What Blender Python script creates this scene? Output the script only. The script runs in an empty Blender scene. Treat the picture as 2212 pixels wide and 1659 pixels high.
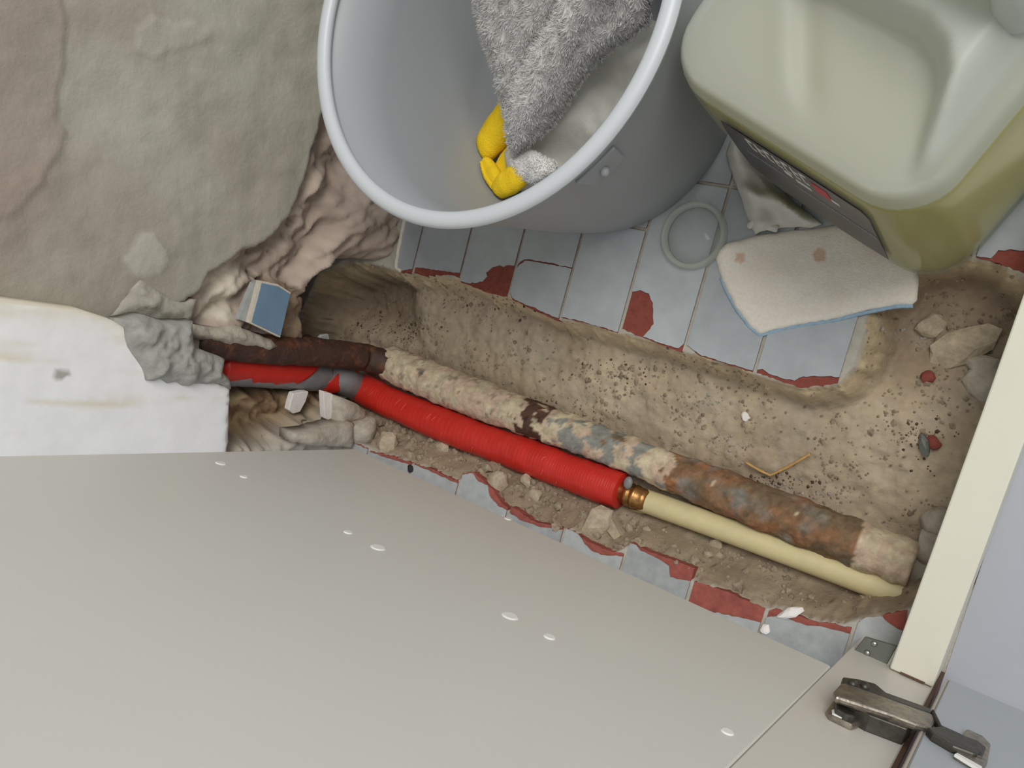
import bpy, bmesh, math, random
import numpy as np
from mathutils import Vector, Matrix, noise, geometry

random.seed(7)
S = bpy.context.scene
COL = S.collection

# ------------------------------------------------------------------ camera
F_PX, CX, CY = 1790.0, 1106.0, 829.5
CAM = Vector((0, 0, 0.66))
def ray(px, py): return Vector(((px - CX) / F_PX, -(py - CY) / F_PX, -1.0))
down = ray(2300, 940).normalized()
mx = ray(-1494, -62); mx = (mx - down * mx.dot(down)).normalized()
AX = -mx; AZ = -down; AY = AZ.cross(AX)
ROT = Matrix((AX, AY, AZ))                       # camera space -> room space
cam_d = bpy.data.cameras.new('camera'); cam = bpy.data.objects.new('camera', cam_d); COL.objects.link(cam)
cam_d.sensor_fit = 'HORIZONTAL'; cam_d.sensor_width = 36.0; cam_d.lens = F_PX / 2212.0 * 36.0
cam_d.clip_start = 0.01
cam.matrix_world = Matrix.Translation(CAM) @ ROT.to_4x4()
S.camera = cam

# ------------------------------------------------------------------ light
W = bpy.data.worlds.new('room_light'); S.world = W; W.use_nodes = True
W.node_tree.nodes['Background'].inputs[0].default_value = (0.93, 0.96, 1.0, 1)
W.node_tree.nodes['Background'].inputs[1].default_value = 0.52
def area(name, loc, target, size, power, color):
    l = bpy.data.lights.new(name, 'AREA'); l.shape = 'RECTANGLE'; l.size, l.size_y = size; l.energy = power; l.color = color
    o = bpy.data.objects.new(name, l); COL.objects.link(o); o.location = loc
    o.rotation_euler = (Vector(target) - Vector(loc)).to_track_quat('-Z', 'Y').to_euler()
    return o
area('window_light', (0.55, 0.85, 2.0), (-0.35, 0, 0.1), (1.2, 1.0), 33, (1.0, 0.97, 0.92))
S.view_settings.view_transform = 'Standard'; S.view_settings.look = 'None'
S.view_settings.exposure = 0.0; S.view_settings.gamma = 1.0; S.view_settings.use_curve_mapping = False

# ------------------------------------------------------------------ helpers
def P(px, py, z=0.0):
    r = ROT @ ray(px, py); return CAM + r * ((z - CAM.z) / r.z)
def PX(px, py, x):
    r = ROT @ ray(px, py); return CAM + r * (x / r.x)
def PY(px, py, y):
    r = ROT @ ray(px, py); return CAM + r * (y / r.y)
def lin(c):
    return tuple(((v / 255) / 12.92 if v / 255 <= 0.04045 else ((v / 255 + 0.055) / 1.055) ** 2.4) for v in c)
def sm(a, b, x): 
    t = np.clip((x - a) / (b - a), 0, 1); return t * t * (3 - 2 * t)
def fbm(p, s, o=4): return noise.fractal(Vector(p) * s, 1.0, 2.0, o)

def pal(*cs): return [np.array(lin(c)) for c in cs]
def tag(o, label=None, cat=None, group=None, kind=None):
    if label: o['label'] = label
    if cat: o['category'] = cat
    if group: o['group'] = group
    if kind: o['kind'] = kind
    return o
def empty(name, loc=(0, 0, 0)):
    o = bpy.data.objects.new(name, None); COL.objects.link(o); o.location = loc; o.empty_display_size = 0.02
    return o
def link(name, me, m, parent=None, smooth=False):
    o = bpy.data.objects.new(name, me); COL.objects.link(o)
    if m and not me.materials: me.materials.append(m)
    if smooth:
        for p in me.polygons: p.use_smooth = True
    if parent:
        o.parent = parent; o.matrix_parent_inverse = Matrix.Translation(-Vector(world_loc(parent)))
    return o
def world_loc(o):
    v = Vector(o.location)
    while o.parent: o = o.parent; v = v  # parents keep unrotated frames; inverse set per child
    return v
def pymesh(name, verts, faces, m, parent=None, smooth=False, cols=None):
    me = bpy.data.meshes.new(name); me.from_pydata([tuple(v) for v in verts], [], faces); me.update()
    bm = bmesh.new(); bm.from_mesh(me); bmesh.ops.recalc_face_normals(bm, faces=bm.faces); bm.to_mesh(me); bm.free()
    if cols is not None:
        a = me.color_attributes.new('Col', 'FLOAT_COLOR', 'POINT')
        arr = np.ones((len(verts), 4), np.float32); arr[:, :3] = np.array(cols)
        a.data.foreach_set('color', arr.ravel())
    return link(name, me, m, parent, smooth)
def bmobj(name, bm, m, parent=None, smooth=False):
    bmesh.ops.recalc_face_normals(bm, faces=bm.faces)
    me = bpy.data.meshes.new(name); bm.to_mesh(me); bm.free()
    return link(name, me, m, parent, smooth)
def bevel(o, w, seg=2):
    md = o.modifiers.new('b', 'BEVEL'); md.width = w; md.segments = seg; md.limit_method = 'ANGLE'; md.angle_limit = 0.7
    return o
def box(bm, lo, hi):
    vs = [bm.verts.new((x, y, z)) for x in (lo[0], hi[0]) for y in (lo[1], hi[1]) for z in (lo[2], hi[2])]
    for f in ((0, 1, 3, 2), (4, 6, 7, 5), (0, 4, 5, 1), (2, 3, 7, 6), (0, 2, 6, 4), (1, 5, 7, 3)): bm.faces.new([vs[i] for i in f])
def prism(bm, pts, d):
    """closed polygon of 3-d points extruded by vector d"""
    a = [bm.verts.new(p) for p in pts]; b = [bm.verts.new(Vector(p) + Vector(d)) for p in pts]
    n = len(a)
    for t in geometry.tessellate_polygon([[Vector(p) for p in pts]]):
        if len(set(t)) == 3:
            bm.faces.new([a[i] for i in t]); bm.faces.new([b[i] for i in reversed(t)])
    for i in range(n): bm.faces.new((a[i], a[(i + 1) % n], b[(i + 1) % n], b[i]))
def rough(pts, seg, amp, rnd=random):
    out = []
    for i in range(len(pts) - 1):
        a, b = Vector(pts[i]), Vector(pts[i + 1]); n = max(1, int((b - a).length / seg))
        for k in range(n):
            p = a.lerp(b, k / n)
            if k or i:
                p = p + Vector([rnd.uniform(-amp, amp) for _ in p])
            out.append(p)
    out.append(Vector(pts[-1])); return out
def tube(name, path, rad, m, parent=None, n=20, cap=True, cols=None, wob=0.0, step=None, sc=60, flat=None):
    path = [Vector(p) for p in path]
    if callable(rad): rf = rad
    else: rf = lambda t: rad
    if step:
        q = []
        for i in range(len(path) - 1):
            k = max(1, int((path[i + 1] - path[i]).length / step))
            q += [path[i].lerp(path[i + 1], j / k) for j in range(k)]
        path = q + [path[-1]]
    verts, faces, L = [], [], len(path)
    T0 = (path[1] - path[0]).normalized(); ref = Vector((0, 0, 1)) if abs(T0.z) < 0.8 else Vector((0, 1, 0))
    for i, p in enumerate(path):
        T = (path[min(i + 1, L - 1)] - path[max(i - 1, 0)]).normalized()
        U = T.cross(ref).normalized(); Vv = U.cross(T); ref = Vv if abs(Vv.dot(ref)) > .2 else ref
        r = rf(i / (L - 1))
        for k in range(n):
            a = 2 * math.pi * k / n
            dirn = U * math.cos(a) + Vv * math.sin(a)
            rr = r
            if wob: rr += wob * fbm(p + dirn * r, sc)
            verts.append(p + dirn * rr)
    for i in range(L - 1):
        for k in range(n):
            faces.append((i * n + k, i * n + (k + 1) % n, (i + 1) * n + (k + 1) % n, (i + 1) * n + k))
    if cap:
        faces.append(tuple(range(n))[::-1]); faces.append(tuple((L - 1) * n + k for k in range(n)))
    c = [cols(Vector(v)) for v in verts] if cols else None
    return pymesh(name, verts, faces, m, parent, True, c)
def cdt(boundary, step, jit=0.25):
    """conforming triangulation of a 2-d outline with an interior grid; returns verts, faces"""
    b = [Vector(p) for p in boundary]
    xs = [p.x for p in b]; ys = [p.y for p in b]
    ba = np.array([(p.x, p.y) for p in b])
    pts = list(b); gx = np.arange(min(xs), max(xs), step); gy = np.arange(min(ys), max(ys), step)
    G = np.array([(x + random.uniform(-jit, jit) * step, y + random.uniform(-jit, jit) * step) for x in gx for y in gy])
    ins = inpoly(G, ba) & (polydist(G, ba) > step * 0.45)
    pts += [Vector(p) for p in G[ins]]
    n = len(b)
    r = geometry.delaunay_2d_cdt(pts, [(i, (i + 1) % n) for i in range(n)], [list(range(n))], 1, 1e-7)
    return r[0], r[2]
def inpoly(G, poly):
    x, y = G[:, 0], G[:, 1]; c = np.zeros(len(G), bool); j = len(poly) - 1
    for i in range(len(poly)):
        xi, yi = poly[i]; xj, yj = poly[j]
        m = ((yi > y) != (yj > y)) & (x < (xj - xi) * (y - yi) / (yj - yi + 1e-15) + xi)
        c ^= m; j = i
    return c
def polydist(G, poly):
    d = np.full(len(G), 1e9); n = len(poly)
    for i in range(n):
        a = poly[i]; b = poly[(i + 1) % n]; ab = b - a; t = np.clip(((G - a) @ ab) / (ab @ ab + 1e-15), 0, 1)
        d = np.minimum(d, np.hypot(G[:, 0] - a[0] - t * ab[0], G[:, 1] - a[1] - t * ab[1]))
    return d
def sdist(G, poly):
    poly = np.array([(p[0], p[1]) for p in poly]); d = polydist(G, poly); return np.where(inpoly(G, poly), d, -d)
def vnoise(x, y, s, o=4, seed=0.0):
    """vector of fractal noise values, about -1..1"""
    return np.array([noise.fractal(Vector((a * s + seed, b * s - seed, seed * .37)), 0.9, 2.0, o) for a, b in zip(x, y)])
def sheet(name, bnd, step, top, thick, m, parent=None, smooth=True, cols=None, rndedge=True):
    """cloth or slab: outline in any 2-d space, top(u, v, d) -> world point, thickness along 'thick' vector"""
    vs, fs = cdt(bnd, step); ba = np.array([(p[0], p[1]) for p in bnd])
    G = np.array([(v.x, v.y) for v in vs]); d = polydist(G, ba)
    tv = [Vector(top(v.x, v.y, dd)) for v, dd in zip(vs, d)]
    th = Vector(thick); n = len(vs)
    bv = [p - th for p in tv]
    ec = {}
    for f in fs:
        for i in range(len(f)):
            e = (f[i], f[(i + 1) % len(f)]); ec[e] = 1
    faces = [tuple(f) for f in fs] + [tuple(i + n for i in reversed(f)) for f in fs]
    for (a, b) in ec:
        if (b, a) not in ec: faces.append((b, a, a + n, b + n))
    c = None
    if cols: c = [cols(v.x, v.y) for v in vs] * 2
    return pymesh(name, tv + bv, faces, m, parent, smooth, c)
def stone(bm_or_none, c, r, seed, squash=(1, 1, .7)):
    rnd = random.Random(seed); bm = bmesh.new(); bmesh.ops.create_icosphere(bm, subdivisions=2, radius=1)
    rot = Matrix.Rotation(rnd.uniform(0, 6.28), 3, 'Z')
    off = rnd.uniform(0, 99)
    planes = [(Vector((rnd.uniform(-1, 1), rnd.uniform(-1, 1), rnd.uniform(-.6, 1))).normalized(), rnd.uniform(.55, .85)) for _ in range(7)]
    for v in bm.verts:
        for nn, dd in planes:
            k = v.co.dot(nn)
            if k > dd: v.co -= nn * (k - dd)
        v.co *= 1 + .12 * noise.noise(v.co * 2 + Vector((off, 0, 0)))
        v.co = rot @ Vector((v.co.x * squash[0], v.co.y * squash[1], v.co.z * squash[2])) * r + Vector(c)
    return bm

# ------------------------------------------------------------------ materials
def mat(name, col, rough_=0.6, var=0.0, scale=30.0, bump=0.0, bscale=None, attr=False, metal=0.0, spec=0.5, col2=None, detail=6.0, contrast=(0.35, 0.65), bdist=0.002, coat=0.0):
    m = bpy.data.materials.new(name); m.use_nodes = True; nt = m.node_tree; N = nt.nodes; L = nt.links
    b = N['Principled BSDF']; b.inputs['Roughness'].default_value = rough_; b.inputs['Metallic'].default_value = metal
    b.inputs['Specular IOR Level'].default_value = spec; b.inputs['Coat Weight'].default_value = coat
    tc = N.new('ShaderNodeTexCoord')
    base = None
    if attr:
        a = N.new('ShaderNodeVertexColor'); a.layer_name = 'Col'; base = a.outputs['Color']
    if var or col2:
        n = N.new('ShaderNodeTexNoise'); n.inputs['Scale'].default_value = scale; n.inputs['Detail'].default_value = detail
        n.inputs['Roughness'].default_value = 0.65; L.new(tc.outputs['Object'], n.inputs['Vector'])
        r = N.new('ShaderNodeValToRGB'); r.color_ramp.elements[0].position = contrast[0]; r.color_ramp.elements[1].position = contrast[1]
        L.new(n.outputs['Fac'], r.inputs['Fac'])
        if col2:
            mix = N.new('ShaderNodeMix'); mix.data_type = 'RGBA'; L.new(r.outputs['Color'], mix.inputs['Factor'])
            mix.inputs['A'].default_value = lin(col) + (1,); mix.inputs['B'].default_value = lin(col2) + (1,)
            base2 = mix.outputs['Result']
            L.new(base2, b.inputs['Base Color'])
        else:
            r.color_ramp.elements[0].color = (1 - var,) * 3 + (1,); r.color_ramp.elements[1].color = (1 + var,) * 3 + (1,)
            mix = N.new('ShaderNodeMix'); mix.data_type = 'RGBA'; mix.blend_type = 'MULTIPLY'; mix.inputs['Factor'].default_value = 1
            if base is not None: L.new(base, mix.inputs['A'])
            else: mix.inputs['A'].default_value = lin(col) + (1,)
            L.new(r.outputs['Color'], mix.inputs['B']); L.new(mix.outputs['Result'], b.inputs['Base Color'])
    elif base is not None: L.new(base, b.inputs['Base Color'])
    else: b.inputs['Base Color'].default_value = lin(col) + (1,)
    if bump:
        n2 = N.new('ShaderNodeTexNoise'); n2.inputs['Scale'].default_value = bscale or scale; n2.inputs['Detail'].default_value = 8
        n2.inputs['Roughness'].default_value = 0.6; L.new(tc.outputs['Object'], n2.inputs['Vector'])
        bp = N.new('ShaderNodeBump'); bp.inputs['Strength'].default_value = bump; bp.inputs['Distance'].default_value = bdist
        L.new(n2.outputs['Fac'], bp.inputs['Height']); L.new(bp.outputs['Normal'], b.inputs['Normal'])
    return m

M = {}
M['ground'] = mat('earth_and_screed', (0, 0, 0), 0.92, 0.10, 110, 0.35, 300, attr=True, spec=0.2, bdist=0.003)
M['wall'] = mat('plaster_wall', (0, 0, 0), 0.9, 0.05, 40, 0.3, 220, attr=True, spec=0.2, bdist=0.002)
M['glaze'] = mat('tile_glaze', (168, 174, 177), 0.3, 0.07, 45, 0.12, 30, spec=0.5)
M['glaze_old'] = mat('tile_glaze_dusty', (165, 168, 167), 0.55, 0.12, 70, 0.2, 60, spec=0.4)
M['clay'] = mat('tile_clay', (134, 72, 62), 0.85, 0.15, 160, 0.5, 300, spec=0.2)
M['clay_dusty'] = mat('tile_clay_dusty', (150, 84, 74), 0.9, 0.2, 90, 0.5, 300, spec=0.2)
M['laminate'] = mat('cabinet_laminate', (211, 209, 201), 0.38, 0.012, 8, 0.02, 400, spec=0.4)
M['laminate2'] = mat('cabinet_laminate_stile', (209, 204, 194), 0.42, 0.012, 8, 0.02, 400, spec=0.4)
M['rail'] = mat('cream_rail', (216, 214, 198), 0.5, 0.015, 20, 0.03, 300, spec=0.4)
M['door'] = mat('door_laminate', (172, 178, 182), 0.5, 0.02, 20, spec=0.4)
M['door_edge'] = mat('door_edge', (176, 164, 150), 0.6, 0.05, 60)
M['edge'] = mat('brown_edge', (92, 66, 50), 0.7, 0.1, 60)
M['outer'] = mat('outer_floor', (170, 172, 180), 0.45, 0.03, 9, spec=0.4)
M['nickel'] = mat('dirty_nickel', (150, 142, 130), 0.38, 0.25, 220, 0.15, 300, metal=0.85)
M['dark_metal'] = mat('dark_steel', (82, 80, 74), 0.45, 0.2, 200, 0.1, 300, metal=0.7)
M['bracket'] = mat('grey_bracket', (104, 108, 100), 0.55, 0.06, 120, metal=0.3)
M['clear'] = mat('milky_plastic', (196, 198, 186), 0.35)
M['screw'] = mat('screw_head', (170, 170, 165), 0.35, metal=0.9)
M['plug'] = mat('white_plug', (236, 234, 228), 0.4)
M['board'] = mat('white_painted_board', (0, 0, 0), 0.6, 0.02, 60, bump=0.12, bscale=90, attr=True)
M['cement'] = mat('grey_cement', (160, 159, 152), 0.9, 0.12, 70, 0.5, 160, spec=0.2)
M['skim'] = mat('grey_skim', (172, 168, 155), 0.9, 0.12, 70, 0.4, 200, spec=0.2)
M['plaster_chip'] = mat('white_plaster', (232, 228, 222), 0.85, 0.04, 60, 0.3, 200)
M['stone'] = mat('rubble', (178, 164, 142), 0.92, 0.2, 120, 0.6, 260, spec=0.2)
M['stone_grey'] = mat('rubble_grey', (176, 168, 154), 0.92, 0.15, 120, 0.5, 260, spec=0.2)
M['gravel'] = mat('gravel', (150, 136, 116), 0.95, 0.35, 140, spec=0.2)
M['iron'] = mat('crusted_iron', (0, 0, 0), 0.85, 0.2, 130, 0.7, 200, attr=True, spec=0.25)
M['rust'] = mat('rusty_iron', (66, 44, 34), 0.65, col2=(128, 76, 48), scale=70, bump=0.6, bscale=180, contrast=(0.5, 0.75))
M['tape'] = mat('red_tape', (196, 44, 34), 0.42, 0.06, 60, 0.15, 120, spec=0.45)
M['tape_grey'] = mat('grey_tape', (128, 128, 128), 0.42, 0.12, 50, 0.3, 60, spec=0.5)
M['cream_pipe'] = mat('cream_pipe', (206, 194, 148), 0.5, 0.06, 40, 0.1, 80)
M['brass'] = mat('brass', (166, 124, 74), 0.35, 0.3, 160, 0.2, 200, metal=0.85)
M['bluetile'] = mat('blue_glaze', (112, 142, 166), 0.3, 0.08, 40)
M['tile_white'] = mat('tile_biscuit_white', (214, 205, 190), 0.85, 0.06, 200, 0.4, 300)
M['terry'] = mat('grey_terry', (226, 224, 222), 0.95, 0.08, 200, spec=0.1)
M['yellow'] = mat('yellow_knit', (244, 206, 44), 0.9, 0.1, 60, 0.6, 500, spec=0.1)
M['whitecloth'] = mat('white_cotton', (206, 205, 196), 0.95, 0.06, 60, 0.3, 700, spec=0.1)
M['rag'] = mat('cream_cotton', (0, 0, 0), 0.95, 0.05, 400, 0.5, 900, attr=True, spec=0.1)
M['blue_thread'] = mat('blue_thread', (150, 176, 196), 0.95, 0.1, 300, spec=0.1)
M['straw'] = mat('straw', (190, 150, 92), 0.7, 0.15, 200)
M['black'] = mat('black_speck', (34, 30, 28), 0.8)
M['label'] = mat('dark_label', (58, 55, 55), 0.35, col2=(104, 98, 94), scale=9, contrast=(0.4, 0.75))
M['ink_white'] = mat('label_white', (215, 214, 205), 0.5)
M['ink_grey'] = mat('label_grey', (138, 142, 150), 0.5)
M['ink_red'] = mat('label_red', (190, 48, 52), 0.5)

def plastic(name, col, rough_, transl, transp):
    m = bpy.data.materials.new(name); m.use_nodes = True; nt = m.node_tree; N = nt.nodes; L = nt.links
    b = N['Principled BSDF']; b.inputs['Base Color'].default_value = lin(col) + (1,); b.inputs['Roughness'].default_value = rough_
    t = N.new('ShaderNodeBsdfTranslucent'); t.inputs['Color'].default_value = lin(col) + (1,)
    mx1 = N.new('ShaderNodeMixShader'); mx1.inputs[0].default_value = transl
    L.new(b.outputs[0], mx1.inputs[1]); L.new(t.outputs[0], mx1.inputs[2]); out = mx1
    if transp:
        tr = N.new('ShaderNodeBsdfTransparent'); tr.inputs['Color'].default_value = (0.97, 0.98, 0.95, 1)
        mx2 = N.new('ShaderNodeMixShader'); mx2.inputs[0].default_value = transp
        L.new(out.outputs[0], mx2.inputs[1]); L.new(tr.outputs[0], mx2.inputs[2]); out = mx2
    L.new(out.outputs[0], N['Material Output'].inputs['Surface'])
    return m
M['bucket'] = plastic('bucket_plastic', (168, 172, 175), 0.4, 0.12, 0)
M['bucket_rim'] = plastic('bucket_rim_plastic', (206, 211, 215), 0.35, 0.12, 0)
M['can'] = plastic('can_plastic', (206, 211, 203), 0.42, 0.3, 0.35)
M['liquid'] = mat('yellow_liquid', (166, 154, 24), 0.15, spec=0.5)
M['ring'] = plastic('clear_ring_plastic', (205, 210, 200), 0.15, 0.2, 0.55)
M['ring_disc'] = plastic('clear_disc_plastic', (200, 206, 212), 0.12, 0.2, 0.72)

for _m in ('glaze', 'glaze_old'):      # each tile fired a little differently
    nt = M[_m].node_tree; b = nt.nodes['Principled BSDF']; src = b.inputs['Base Color'].links[0].from_socket
    oi = nt.nodes.new('ShaderNodeObjectInfo'); mr = nt.nodes.new('ShaderNodeMapRange'); mr.inputs['To Min'].default_value = .86; mr.inputs['To Max'].default_value = 1.1
    nt.links.new(oi.outputs['Random'], mr.inputs['Value'])
    mm = nt.nodes.new('ShaderNodeMix'); mm.data_type = 'RGBA'; mm.blend_type = 'MULTIPLY'; mm.inputs['Factor'].default_value = 1
    nt.links.new(src, mm.inputs['A']); nt.links.new(mr.outputs['Result'], mm.inputs['B']); nt.links.new(mm.outputs['Result'], b.inputs['Base Color'])
nt = M['can'].node_tree                # the wall is clearer where the liquid wets it
_tc = nt.nodes.new('ShaderNodeTexCoord'); _sp = nt.nodes.new('ShaderNodeSeparateXYZ'); nt.links.new(_tc.outputs['Object'], _sp.inputs[0])
_mr = nt.nodes.new('ShaderNodeMapRange'); _mr.inputs['From Min'].default_value = .186; _mr.inputs['From Max'].default_value = .190; _mr.inputs['To Min'].default_value = .74; _mr.inputs['To Max'].default_value = .08
nt.links.new(_sp.outputs['Z'], _mr.inputs['Value'])
_m2 = nt.nodes.new('ShaderNodeMapRange'); _m2.inputs['From Min'].default_value = .203; _m2.inputs['From Max'].default_value = .214; _m2.inputs['To Min'].default_value = .30; _m2.inputs['To Max'].default_value = 0.0
nt.links.new(_sp.outputs['Z'], _m2.inputs['Value'])
_mx = nt.nodes.new('ShaderNodeMath'); _mx.operation = 'MAXIMUM'; nt.links.new(_mr.outputs['Result'], _mx.inputs[0]); nt.links.new(_m2.outputs['Result'], _mx.inputs[1]); _mr = _mx
_ms = [n for n in nt.nodes if n.type == 'MIX_SHADER'][-1]; nt.links.new(_mr.outputs[0], _ms.inputs[0])

# ================================================================== the ground with its trench
G0, PITCH, GR = -0.5896, 0.0631, 0.0016
def gx(k): return G0 + PITCH * k
trench_px = [(690, 590), (745, 566), (800, 570), (850, 585), (893, 592), (940, 596), (995, 603), (1049, 630), (1101, 643), (1143, 664),
             (1202, 692), (1262, 699), (1337, 722), (1391, 733), (1441, 749), (1470, 762), (1513, 770), (1625, 808), (1730, 840), (1812, 832), (1850, 790),
             (1870, 720), (1880, 650), (1960, 575), (2040, 553), (2115, 562), (2160, 570), (2212, 605), (2330, 640), (2330, 1000), (2080, 1290), (1990, 1300),
             (1940, 1322), (1845, 1338), (1821, 1346), (1742, 1336), (1682, 1312), (1650, 1310), (1563, 1276), (1495, 1250), (1483, 1222), (1448, 1212), (1402, 1195),
             (1362, 1172), (1333, 1190), (1300, 1192), (1264, 1172), (1232, 1142), (1167, 1136), (1123, 1119), (1091, 1096), (1058, 1066),
             (1022, 1019), (986, 1037), (931, 1012), (892, 998), (808, 972), (760, 950), (640, 930), (600, 800), (640, 700)]
trench = [P(x, y).xy for x, y in trench_px]
def build_ground():
    st = 0.002
    xs = np.arange(-0.80, 0.0, st); ys = np.arange(-0.33, 0.36, st)
    XX, YY = np.meshgrid(xs, ys, indexing='ij'); G = np.stack([XX.ravel(), YY.ravel()], 1)
    d = sdist(G, trench)
    n1 = vnoise(G[:, 0], G[:, 1], 22, 4, 1.3); n2 = vnoise(G[:, 0], G[:, 1], 70, 4, 5.1); n3 = vnoise(G[:, 0], G[:, 1], 220, 3, 9.7)
    dj = d + 0.004 * n2 + 0.0015 * n3
    ya = G[:, 1]
    # bed profile: a mortar lip under the tiles, then a slope to the pipes
    wide = sm(-0.115, -0.02, ya)                                   # 0 at the pipes, 1 at the tiles
    bed = -0.060 + 0.018 * wide + 0.004 * n1 + 0.0018 * n2 + 0.0009 * n3
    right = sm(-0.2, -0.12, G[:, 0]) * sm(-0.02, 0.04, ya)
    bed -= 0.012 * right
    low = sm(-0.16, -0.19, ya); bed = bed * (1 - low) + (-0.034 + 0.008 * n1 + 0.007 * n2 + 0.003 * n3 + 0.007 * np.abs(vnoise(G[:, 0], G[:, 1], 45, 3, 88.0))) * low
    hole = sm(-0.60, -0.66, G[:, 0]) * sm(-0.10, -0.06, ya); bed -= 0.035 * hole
    k = sm(0.0, 0.016, dj)
    z = np.where(d < 0.0, -0.0006, -0.009 - 0.003 * np.abs(n2)) * (1 - k) + bed * k
    # pipe grooves
    z = np.where(d < -0.001, -0.0006 + 0.0002 * n3, z)
    # colours: grout, screed lip, pale earth, dark earth
    c_gr = np.array(lin((176, 172, 160))); c_lip = np.array(lin((196, 178, 146))); c_e = np.array(lin((188, 172, 147))); c_d = np.array(lin((134, 117, 97))); c_g = np.array(lin((174, 162, 146)))
    t = np.clip(0.5 + 0.9 * vnoise(G[:, 0], G[:, 1], 16, 4, 3.3), 0, 1)[:, None]
    col = c_e * (1 - 0.45 * t) + c_d * 0.45 * t
    tg = np.clip(0.3 + 1.0 * vnoise(G[:, 0], G[:, 1], 30, 4, 12.3), 0, 1)[:, None] * 0.5
    col = col * (1 - tg) + c_g * tg
    # dark soil by the pipes; painted shade in the wall hole and far corner
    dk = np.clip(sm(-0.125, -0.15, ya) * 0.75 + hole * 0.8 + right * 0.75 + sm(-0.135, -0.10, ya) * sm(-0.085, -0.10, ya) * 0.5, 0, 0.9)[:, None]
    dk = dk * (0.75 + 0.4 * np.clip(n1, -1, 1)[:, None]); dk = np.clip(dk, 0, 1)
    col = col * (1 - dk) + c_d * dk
    lip = (sm(0.013, 0.004, dj) * (ya > -0.06))[:, None]; col = col * (1 - lip) + c_lip * lip
    speck = (n3 > 0.86)[:, None] & (d > 0.006)[:, None]; col = np.where(speck, np.array(lin((104, 86, 70))), col)
    col = np.where((d < -0.0005)[:, None], c_gr, col)
    nx, ny = len(xs), len(ys)
    idx = np.arange(nx * ny).reshape(nx, ny)
    a, b, c, e = idx[:-1, :-1].ravel(), idx[1:, :-1].ravel(), idx[1:, 1:].ravel(), idx[:-1, 1:].ravel()
    faces = np.stack([a, b, c, e], 1)
    me = bpy.data.meshes.new('floor'); me.vertices.add(len(G)); me.vertices.foreach_set('co', np.column_stack([G, z]).astype(np.float32).ravel())
    me.loops.add(faces.size); me.loops.foreach_set('vertex_index', faces.ravel().astype(np.int32))
    me.polygons.add(len(faces)); me.polygons.foreach_set('loop_start', np.arange(0, faces.size, 4, dtype=np.int32)); me.polygons.foreach_set('loop_total', np.full(len(faces), 4, np.int32))
    me.update(); me.validate()
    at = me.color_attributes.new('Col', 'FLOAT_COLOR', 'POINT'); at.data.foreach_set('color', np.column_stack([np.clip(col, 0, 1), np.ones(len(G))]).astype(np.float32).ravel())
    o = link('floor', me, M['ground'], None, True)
    zz = z.reshape(nx, ny)
    def zat(x, y):
        i = min(max(int(round((x - xs[0]) / st)), 0), nx - 1); j = min(max(int(round((y - ys[0]) / st)), 0), ny - 1); return float(zz[i, j])
    return o, zat
floor, ground_z = build_ground()
tag(floor, 'broken kitchen floor with an earth trench hacked through grey tiles', None, None, 'structure')

# ------------------------------------------------------------------ floor tiles: red clay body with a glaze on top
def tile(k, glaze, body, ytop, ybot=None, glaze_m='glaze', clay_m='clay', lower=False, xr=None, xl=None):
    """k: column; glaze/body: broken edge as pixels on the floor plane; far edge straight at ytop"""
    xl = gx(k) + GR if xl is None else xl; xr = gx(k + 1) - GR if xr is None else xr
    def outline(px, z, amp):
        e = [P(x, y).xy for x, y in px]
        e = [Vector((min(max(p.x, xl), xr), p.y)) for p in e]
        e.sort(key=lambda p: 0)
        if e[0].x > xl + .0005 and abs(e[0].x - xl) < .008: e[0].x = xl
        if e[-1].x < xr - .0005 and abs(e[-1].x - xr) < .008: e[-1].x = xr
        e = rough(e, 0.0028, amp)
        pts = [Vector((xl, ytop))] + e + [Vector((xr, ytop))]
        return [Vector((p.x, p.y, z)) for p in pts]
    bm = bmesh.new(); prism(bm, outline(body, 0.0, 0.0006), (0, 0, -0.009))
    t = bmobj('tile', bm, M[clay_m], floor)
    bm = bmesh.new(); prism(bm, outline(glaze, 0.0013, 0.0005), (0, 0, -0.0012))
    bmobj('glaze', bm, M[glaze_m], t)
    return t
YT = 0.078
# the row along the upper side of the trench
tile(-1, [(854, 574), (866, 584), (893, 582)], [(854, 578), (866, 589), (893, 590)], YT, xl=-0.6165)
tile(0, [(899, 579), (920, 580), (958, 586), (995, 590)], [(894, 590), (915, 595), (977, 594), (995, 601)], YT)
tile(1, [(998, 608), (1016, 612), (1042, 609), (1054, 597), (1051, 590), (1063, 579), (1081, 573), (1089, 576), (1096, 573), (1112, 574)],
     [(998, 610), (1049, 630), (1101, 643)], YT)
tile(2, [(1116, 572), (1125, 566), (1134, 560), (1157, 563), (1193, 569), (1233, 578)], [(1113, 577), (1134, 563), (1157, 566), (1193, 572), (1233, 580)], YT)
tile(3, [(1214, 685), (1264, 696), (1337, 718)], [(1214, 687), (1264, 698), (1337, 720)], YT)
tile(4, [(1369, 631), (1384, 627), (1402, 634), (1411, 656), (1414, 700), (1391, 728), (1430, 742), (1467, 752), (1476, 742)],
     [(1350, 712), (1391, 731), (1441, 749), (1470, 760)], 0.125)
tile(5, [(1492, 747), (1517, 768), (1629, 801)], [(1484, 741), (1492, 752), (1513, 770), (1629, 805)], 0.125)
tile(6, [(1640, 800), (1647, 797), (1672, 812), (1716, 823), (1734, 813), (1777, 812), (1804, 812)], [(1636, 806), (1730, 838), (1806, 827)], 0.125, xr=-0.1475)
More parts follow.
